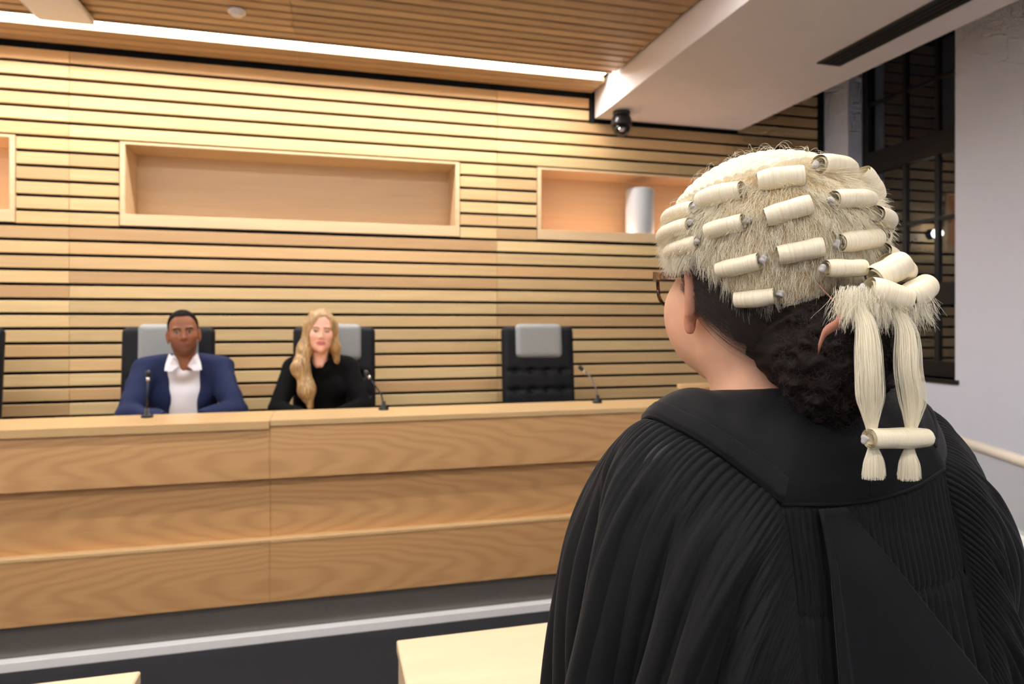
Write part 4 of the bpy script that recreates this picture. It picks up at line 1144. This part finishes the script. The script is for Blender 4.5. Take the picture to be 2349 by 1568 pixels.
# short ragged hair at the head of the tails
N = 2800; xx = rng.uniform(-.022, .062, N); root = np.stack([xx, -.172 + rng.uniform(-.014, .010, N), -.020 + rng.uniform(-.012, .008, N)], -1)
d0 = np.stack([(xx - .018) * 9 + rng.normal(size=N) * .35, rng.normal(size=N) * .28 - .15, np.full(N, -1.0)], -1); d0 /= np.linalg.norm(d0, axis=1, keepdims=True)
L = rng.uniform(.010, .029, (N, 1)); C = np.zeros((N, 6, 3)); C[:, 0] = root; dd = d0
for i in range(1, 6):
    dd = dd + np.array((0, 0, -.10)) + rng.normal(size=(N, 3)) * .10; dd /= np.linalg.norm(dd, axis=1, keepdims=True); C[:, i] = C[:, i - 1] + dd * L / 5
o = strands('ragged_tufts', C, .00012, M['frizz'], wig_o, .5); o['kind'] = 'stuff'
# pink ribbon
rb = cr([(-.022, -.146, -.012), (-.020, -.158, -.024), (-.016, -.168, -.036), (-.028, -.176, -.046), (-.044, -.180, -.054), (-.052, -.182, -.068)], 24)
V = []
for i, p in enumerate(rb):
    a = .3 + i * .05; V += [p + np.array((-.0036 * math.cos(a), -.0012, .0036 * math.sin(a) + .0015)), p + np.array((.0036 * math.cos(a), .0006, -.0036 * math.sin(a)))]
o = link('ribbon', mesh('ribbon', V, [(2 * i, 2 * i + 1, 2 * i + 3, 2 * i + 2) for i in range(len(rb) - 1)], True), M['ribbon'], wig_o)
md = o.modifiers.new('thick', 'SOLIDIFY'); md.thickness = .0006

# ---------------- the gown
def gown_mat():
    t = NT('black_gown_cloth'); tc = t.n('ShaderNodeTexCoord')
    nz = t.n('ShaderNodeTexNoise', ins={'Scale': 900.0, 'Detail': 2.0}); t.l(tc.outputs['Object'], nz.inputs['Vector'])
    n2 = t.n('ShaderNodeTexNoise', ins={'Scale': 14.0, 'Detail': 3.0}); t.l(tc.outputs['Object'], n2.inputs['Vector'])
    t.l(t.mix(n2.outputs[0], lin((11, 11, 13)), lin((15, 15, 17))), t.b.inputs['Base Color'])
    t.b.inputs['Roughness'].default_value = .78; t.b.inputs['Specular IOR Level'].default_value = .25
    t.b.inputs['Sheen Weight'].default_value = .06; t.b.inputs['Sheen Roughness'].default_value = .4
    t.bump(nz.outputs[0], .25, .0008); return t.m
M['gown'] = gown_mat()
def grid_faces(n, m):
    i, j = np.meshgrid(np.arange(n - 1), np.arange(m - 1), indexing='ij'); a = (i * m + j).ravel()
    return np.stack([a, a + m, a + m + 1, a + 1], 1)
def normals(G):
    du = np.gradient(G, axis=0); dv = np.gradient(G, axis=1); n = np.cross(du, dv); return n / (np.linalg.norm(n, axis=-1, keepdims=True) + 1e-9)
gown = empty('gown', (0, 0, 0), 0, bar); gown['label'] = 'black pleated gown'
# yoke: from the neckline chain to the seam chain, left front -> left shoulder -> back -> right
QL = [(-.085, .125, 1.330), (-.128, .088, 1.372), (-.164, .000, 1.402), (-.1435, -.060, 1.386), (-.119, -.095, 1.362), (-.097, -.125, 1.337)]
QB = [(-.097, -.125, 1.337), (-.05, -.130, 1.335), (-.004, -.130, 1.336), (.045, -.130, 1.344), (.0875, -.125, 1.358)]
QR = [(.0875, -.125, 1.358), (.120, -.098, 1.372), (.152, -.060, 1.388), (.186, .000, 1.404), (.140, .088, 1.376), (.09, .125, 1.335)]
NLn = [(-.056, .080, 1.375), (-.080, .040, 1.402), (-.086, .000, 1.421), (-.076, -.040, 1.430), (-.062, -.062, 1.433), (-.042, -.076, 1.434)]
NB_ = [(-.042, -.076, 1.434), (-.024, -.082, 1.435), (-.006, -.083, 1.436), (.012, -.079, 1.439), (.028, -.070, 1.444)]
NR = [(.028, -.070, 1.444), (.046, -.055, 1.446), (.060, -.030, 1.446), (.066, .004, 1.438), (.058, .044, 1.416), (.034, .080, 1.388)]
nL, nB = 60, 50
Qc = np.vstack([cr(QL, nL)[:-1], cr(QB, nB)[:-1], cr(QR, nL)]); Nc = np.vstack([cr(NLn, nL)[:-1], cr(NB_, nB)[:-1], cr(NR, nL)])
v = np.linspace(0, 1, 40)[None, :, None]
Y = Nc[:, None] * (1 - v) + Qc[:, None] * v
nY = normals(Y); sgn = -1.0 if nY[nL + nB // 2, 20, 1] > 0 else 1.0; nY *= sgn
Y = Y + nY * (.016 * np.sin(math.pi * v) * 1.0)
wr = (.0012 * np.sin(Y[..., 2] * 160 + 9 * np.sin(Y[..., 0] * 26)) * np.exp(-((Y[..., 2] - 1.42) / .03) ** 2))[..., None]
Y = Y + nY * wr
# neckline folds inwards
Y = np.concatenate([Y[:, :1] + np.array((0, 0, -.012)) + (np.array((-.015, -.02, 0)) - Y[:, :1]) * np.array((.10, .10, 0)), Y], 1)
o = link('yoke', mesh_np('yoke', Y.reshape(-1, 3), grid_faces(*Y.shape[:2])), M['gown'], gown)
o.modifiers.new('thick', 'SOLIDIFY').thickness = .0025; o.modifiers['thick'].offset = 0.0
def band(i0, i1, va, vb, lift, name):
    G = []
    for i in range(i0, i1):
        row = []
        for k, vv in enumerate(np.linspace(va, vb, 9)):
            x_ = vv * (Y.shape[1] - 2) + 1; a = int(min(x_, Y.shape[1] - 2)); f_ = x_ - a
            edge = lift * (1 if 0 < k < 8 else -.4); row.append(Y[i, a] * (1 - f_) + Y[i, a + 1] * f_ + nY[i, min(a, 39)] * edge)
        G.append(row)
    G = np.array(G); return link(name, mesh_np(name, G.reshape(-1, 3), grid_faces(*G.shape[:2])), M['gown'], gown)
band(0, nL, .80, 1.0, .0042, 'shoulder_band'); band(nL + nB - 3, 2 * nL + nB - 3, .80, 1.0, .0014, 'shoulder_band')
for i0, i1 in ((4, nL - 1), (nL + nB - 2, 2 * nL + nB - 8)):
    tube('seam', [Y[i, 33] + nY[i, 32] * .0022 for i in range(i0, i1)], .0016, M['gown'], gown, 6)
# centre-back seam and hem roll of the yoke
ic = nL + nB // 2 - 2
tube('seam', [Y[ic, j] + nY[ic, j - 1] * .0008 for j in range(3, 40)], .0011, M['gown'], gown, 6)
tube('seam', [Y[i, 40] + nY[i, 39] * .0010 for i in range(nL - 1, nL + nB - 1)], .0018, M['gown'], gown, 6)

def pleat(x): return np.sqrt(np.abs(np.sin(math.pi * x)) + .004)
def folds(u, vv, seed, K):
    r = np.random.default_rng(seed); o_ = 0
    for f_, a_ in ((1.0, 1.0), (1.63, .6), (2.7, .28)):
        ph = r.uniform(0, 6.28); ph2 = r.uniform(0, 6.28); w_ = r.uniform(.5, .9)
        p_ = 2 * math.pi * K * f_ * u + ph + w_ * np.sin(3.1 * vv + ph2) + .8 * np.sin(2 * math.pi * K * .37 * u + ph2)
        o_ = o_ + a_ * (2 * np.abs(np.cos(p_ / 2)) ** .8 - 1)
    return o_ / 1.6 - .32
def sleeve(side, S, D, L1, Eb, zb, npl, seed, name):
    n, m = 1100, 130
    S_ = cr(S, n); Dd = cr(D, n); Dd /= np.linalg.norm(Dd, axis=1, keepdims=True); S_ = S_ - Dd * .007 - np.array((0, 0, .0015))
    Eb3 = cr([(e[0], e[1], zb) for e in Eb], n); Lr = np.interp(np.linspace(0, 1, n), np.linspace(0, 1, len(L1)), L1)[:, None]
    # pleat lines keep the same share of the seam
    P1 = S_ + Dd * Lr; P2 = Eb3 + np.array((0, 0, 1.0)) * np.clip((S_[:, 2:3] - zb) * .62, .1, .5) + (S_ - Eb3) * np.array((.06, .06, 0))
    t = (np.linspace(0, 1, m) ** 1.25)[None, :, None]
    G = ((1 - t) ** 3) * S_[:, None] + 3 * ((1 - t) ** 2) * t * P1[:, None] + 3 * (1 - t) * t * t * P2[:, None] + t ** 3 * Eb3[:, None]
    nm = normals(G); c = G.mean((0, 1)); 
    if ((G - c) * nm).sum(-1).mean() < 0: nm = -nm
    u = np.linspace(0, 1, n)[:, None]; vv = t[..., 0]
    d_down = np.linalg.norm(np.diff(G, axis=1, prepend=G[:, :1]), axis=-1).cumsum(1)          # metres from the seam
    rr = np.random.default_rng(seed); jit = np.interp(u, np.linspace(0, 1, 40), rr.normal(size=40) * .35)
    end = .030 + .022 * np.interp(u, np.linspace(0, 1, 24), rr.uniform(-1, 1, 24))
    tight = np.clip((d_down - .005) / .004, 0, 1) * np.exp(-(np.maximum(0, d_down - end) / .032) ** 2)
    grow = np.clip((d_down - .02) / .16, 0, 1); grow = grow * grow * (3 - 2 * grow)
    disp = .0034 * (pleat(u * npl + jit) - .6) * tight + .0210 * folds(u, d_down * 5, seed, npl / 14) * grow + .0050 * folds(u + .1, d_down * 7, seed + 5, npl / 5.0) * np.clip((d_down - .03) / .05, 0, 1) * np.exp(-np.maximum(0, d_down - .08) / .06)
    calm = 1 - .75 * np.clip((u - .76) / .12, 0, 1)                      # the gathers die out down the armhole seam
    disp = disp * calm - .002 * (1 - np.clip(d_down / .009, 0, 1))
    G = G + nm * disp[..., None]
    o_ = link(name, mesh_np(name, G.reshape(-1, 3), grid_faces(n, m)), M['gown'], gown)
    return o_
SL = [(-.085, .140, 1.15), (-.085, .138, 1.24), (-.088, .125, 1.325), (-.128, .088, 1.371), (-.164, .000, 1.401), (-.1435, -.060, 1.385), (-.119, -.095, 1.361), (-.098, -.124, 1.336), (-.095, -.140, 1.270), (-.094, -.150, 1.18), (-.090, -.158, 1.05)]
DL = [(-.3, .5, -.9), (-.5, .6, -.6), (-.7, .5, -.35), (-.9, .25, -.2), (-1, 0, -.12), (-.85, -.40, -.15), (-.78, -.50, -.28), (-.74, -.46, -.45), (-.62, -.38, -.75), (-.35, -.28, -.95), (-.15, -.15, -1)]
L1 = [.06, .07, .09, .09, .09, .095, .10, .105, .09, .07, .05]
EL_ = [(-.10, .17), (-.13, .19), (-.17, .195), (-.228, .15), (-.272, .035), (-.268, -.05), (-.250, -.115), (-.216, -.165), (-.178, -.185), (-.135, -.190), (-.10, -.190)]
sleeve(-1, SL, DL, L1, EL_, .70, 112, 3, 'sleeve')
SR = [(.090, .140, 1.15), (.090, .138, 1.24), (.092, .125, 1.33), (.140, .088, 1.375), (.186, .000, 1.403), (.152, -.060, 1.387), (.120, -.098, 1.371), (.0885, -.124, 1.357), (.100, -.140, 1.280), (.108, -.150, 1.19), (.108, -.158, 1.05)]
DR = [(-a, b, c) for a, b, c in DL]
ER = [(.11, .17), (.16, .20), (.23, .20), (.32, .15), (.362, .05), (.285, -.045), (.235, -.095), (.195, -.135), (.162, -.162), (.135, -.176), (.115, -.186)]
sleeve(1, SR, DR, L1, ER, .70, 112, 11, 'sleeve')
# back panel between the sleeves
n, m = 420, 170
Sb = cr([(-.116, -.100, 1.322)] + QB + [(.106, -.100, 1.342)], n); Sb = Sb + np.array((0, .0, -.001)); sx = np.linspace(-1, 1, n)
ends = np.stack([np.linspace(-.175, .215, n), np.full(n, -.200) + .012 * sx ** 2, np.full(n, .30)], 1)
t = (np.linspace(0, 1, m) ** 1.5)[None, :, None]
P1 = Sb + np.array((0, -.022, -.12)); P2 = ends * np.array((.9, .95, 0)) + np.array((0, 0, .95))
G = ((1 - t) ** 3) * Sb[:, None] + 3 * ((1 - t) ** 2) * t * P1[:, None] + 3 * (1 - t) * t * t * P2[:, None] + t ** 3 * ends[:, None]
nm = normals(G); nm = -nm if nm[n // 2, m // 2, 1] > 0 else nm
u = np.linspace(0, 1, n)[:, None]; dd_ = np.linalg.norm(np.diff(G, axis=1, prepend=G[:, :1]), axis=-1).cumsum(1)
tight = np.clip(dd_ / .004, 0, 1) * (.55 + .45 * np.clip(dd_ / .05, 0, 1)) * np.where(dd_ < .092, 1, np.exp(-((dd_ - .092) / .035) ** 2))
stitch = np.exp(-((dd_ - .092 - .004 * np.sin(u * 9)) / .003) ** 2)
grow = np.clip((dd_ - .085) / .10, 0, 1)
disp = .0030 * (pleat(u * 40 + .12 * np.sin(dd_ * 60)) - .6) * tight - .0022 * stitch + .0100 * folds(u, dd_ * 3, 21, 7) * grow + .0045 * folds(u, dd_ * 4, 22, 13) * grow * np.exp(-np.maximum(0, dd_ - .12) / .1)
disp = disp - .003 * (1 - np.clip(dd_ / .006, 0, 1))
BK = G.copy(); G = G + nm * disp[..., None]
link('back_panel', mesh_np('back_panel', G.reshape(-1, 3), grid_faces(n, m)), M['gown'], gown)
# front panels
for s, q0, q1 in ((-1, NLn[0], QL[0]), (1, NR[-1], QR[-1])):
    top = cr([q0, ((q0[0] + q1[0]) / 2, (q0[1] + q1[1]) / 2 + .006, (q0[2] + q1[2]) / 2), q1, (q1[0] * 1.1, q1[1] + .01, q1[2] - .08)], 90)
    bot = np.stack([np.linspace(s * .05, s * .13, 90), np.linspace(.215, .19, 90), np.full(90, .30)], 1)
    t = np.linspace(0, 1, 60)[None, :, None]; G = top[:, None] * (1 - t) + bot[:, None] * t + np.array((0, .03, 0)) * np.sin(math.pi * t)
    G = G + np.array((0, 1, 0)) * (.006 * folds(np.linspace(0, 1, 90)[:, None], t[..., 0] * 2, 31, 4) * t[..., 0] ** .5)[..., None]
    link('front_panel', mesh_np('front_panel', G.reshape(-1, 3), grid_faces(90, 60)), M['gown'], gown)
# the smooth hanging flap over the back pleats
n, m = 60, 120
zt = np.linspace(1.3335, .62, m); fb = np.interp(zt, BK[200, ::-1, 2], BK[200, ::-1, 1])
sl = -.068 - .004 * (1.333 - zt); sr = -.040 + .80 * (1.333 - zt); sr = np.minimum(sr, .14 + .25 * (1.333 - zt))
a = np.linspace(0, 1, n)[:, None]; G = np.zeros((n, m, 3))
G[..., 0] = sl * (1 - a) + sr * a; G[..., 2] = zt + 0 * a
G[..., 1] = fb - .007 - .006 * np.clip((1.333 - zt) / .05, 0, 1) - .003 * np.sin(a * 5 + zt * 9) * np.clip((1.33 - zt) * 5, 0, 1) + .010 * np.clip(np.abs(G[..., 0]) - .10, 0, 1)
G[..., 1] -= .003 * np.exp(-((a - .05) / .03) ** 2)
o = link('hanging_flap', mesh_np('hanging_flap', G.reshape(-1, 3), grid_faces(n, m)), M['gown'], gown)
md = o.modifiers.new('thick', 'SOLIDIFY'); md.thickness = .003; md.offset = 0
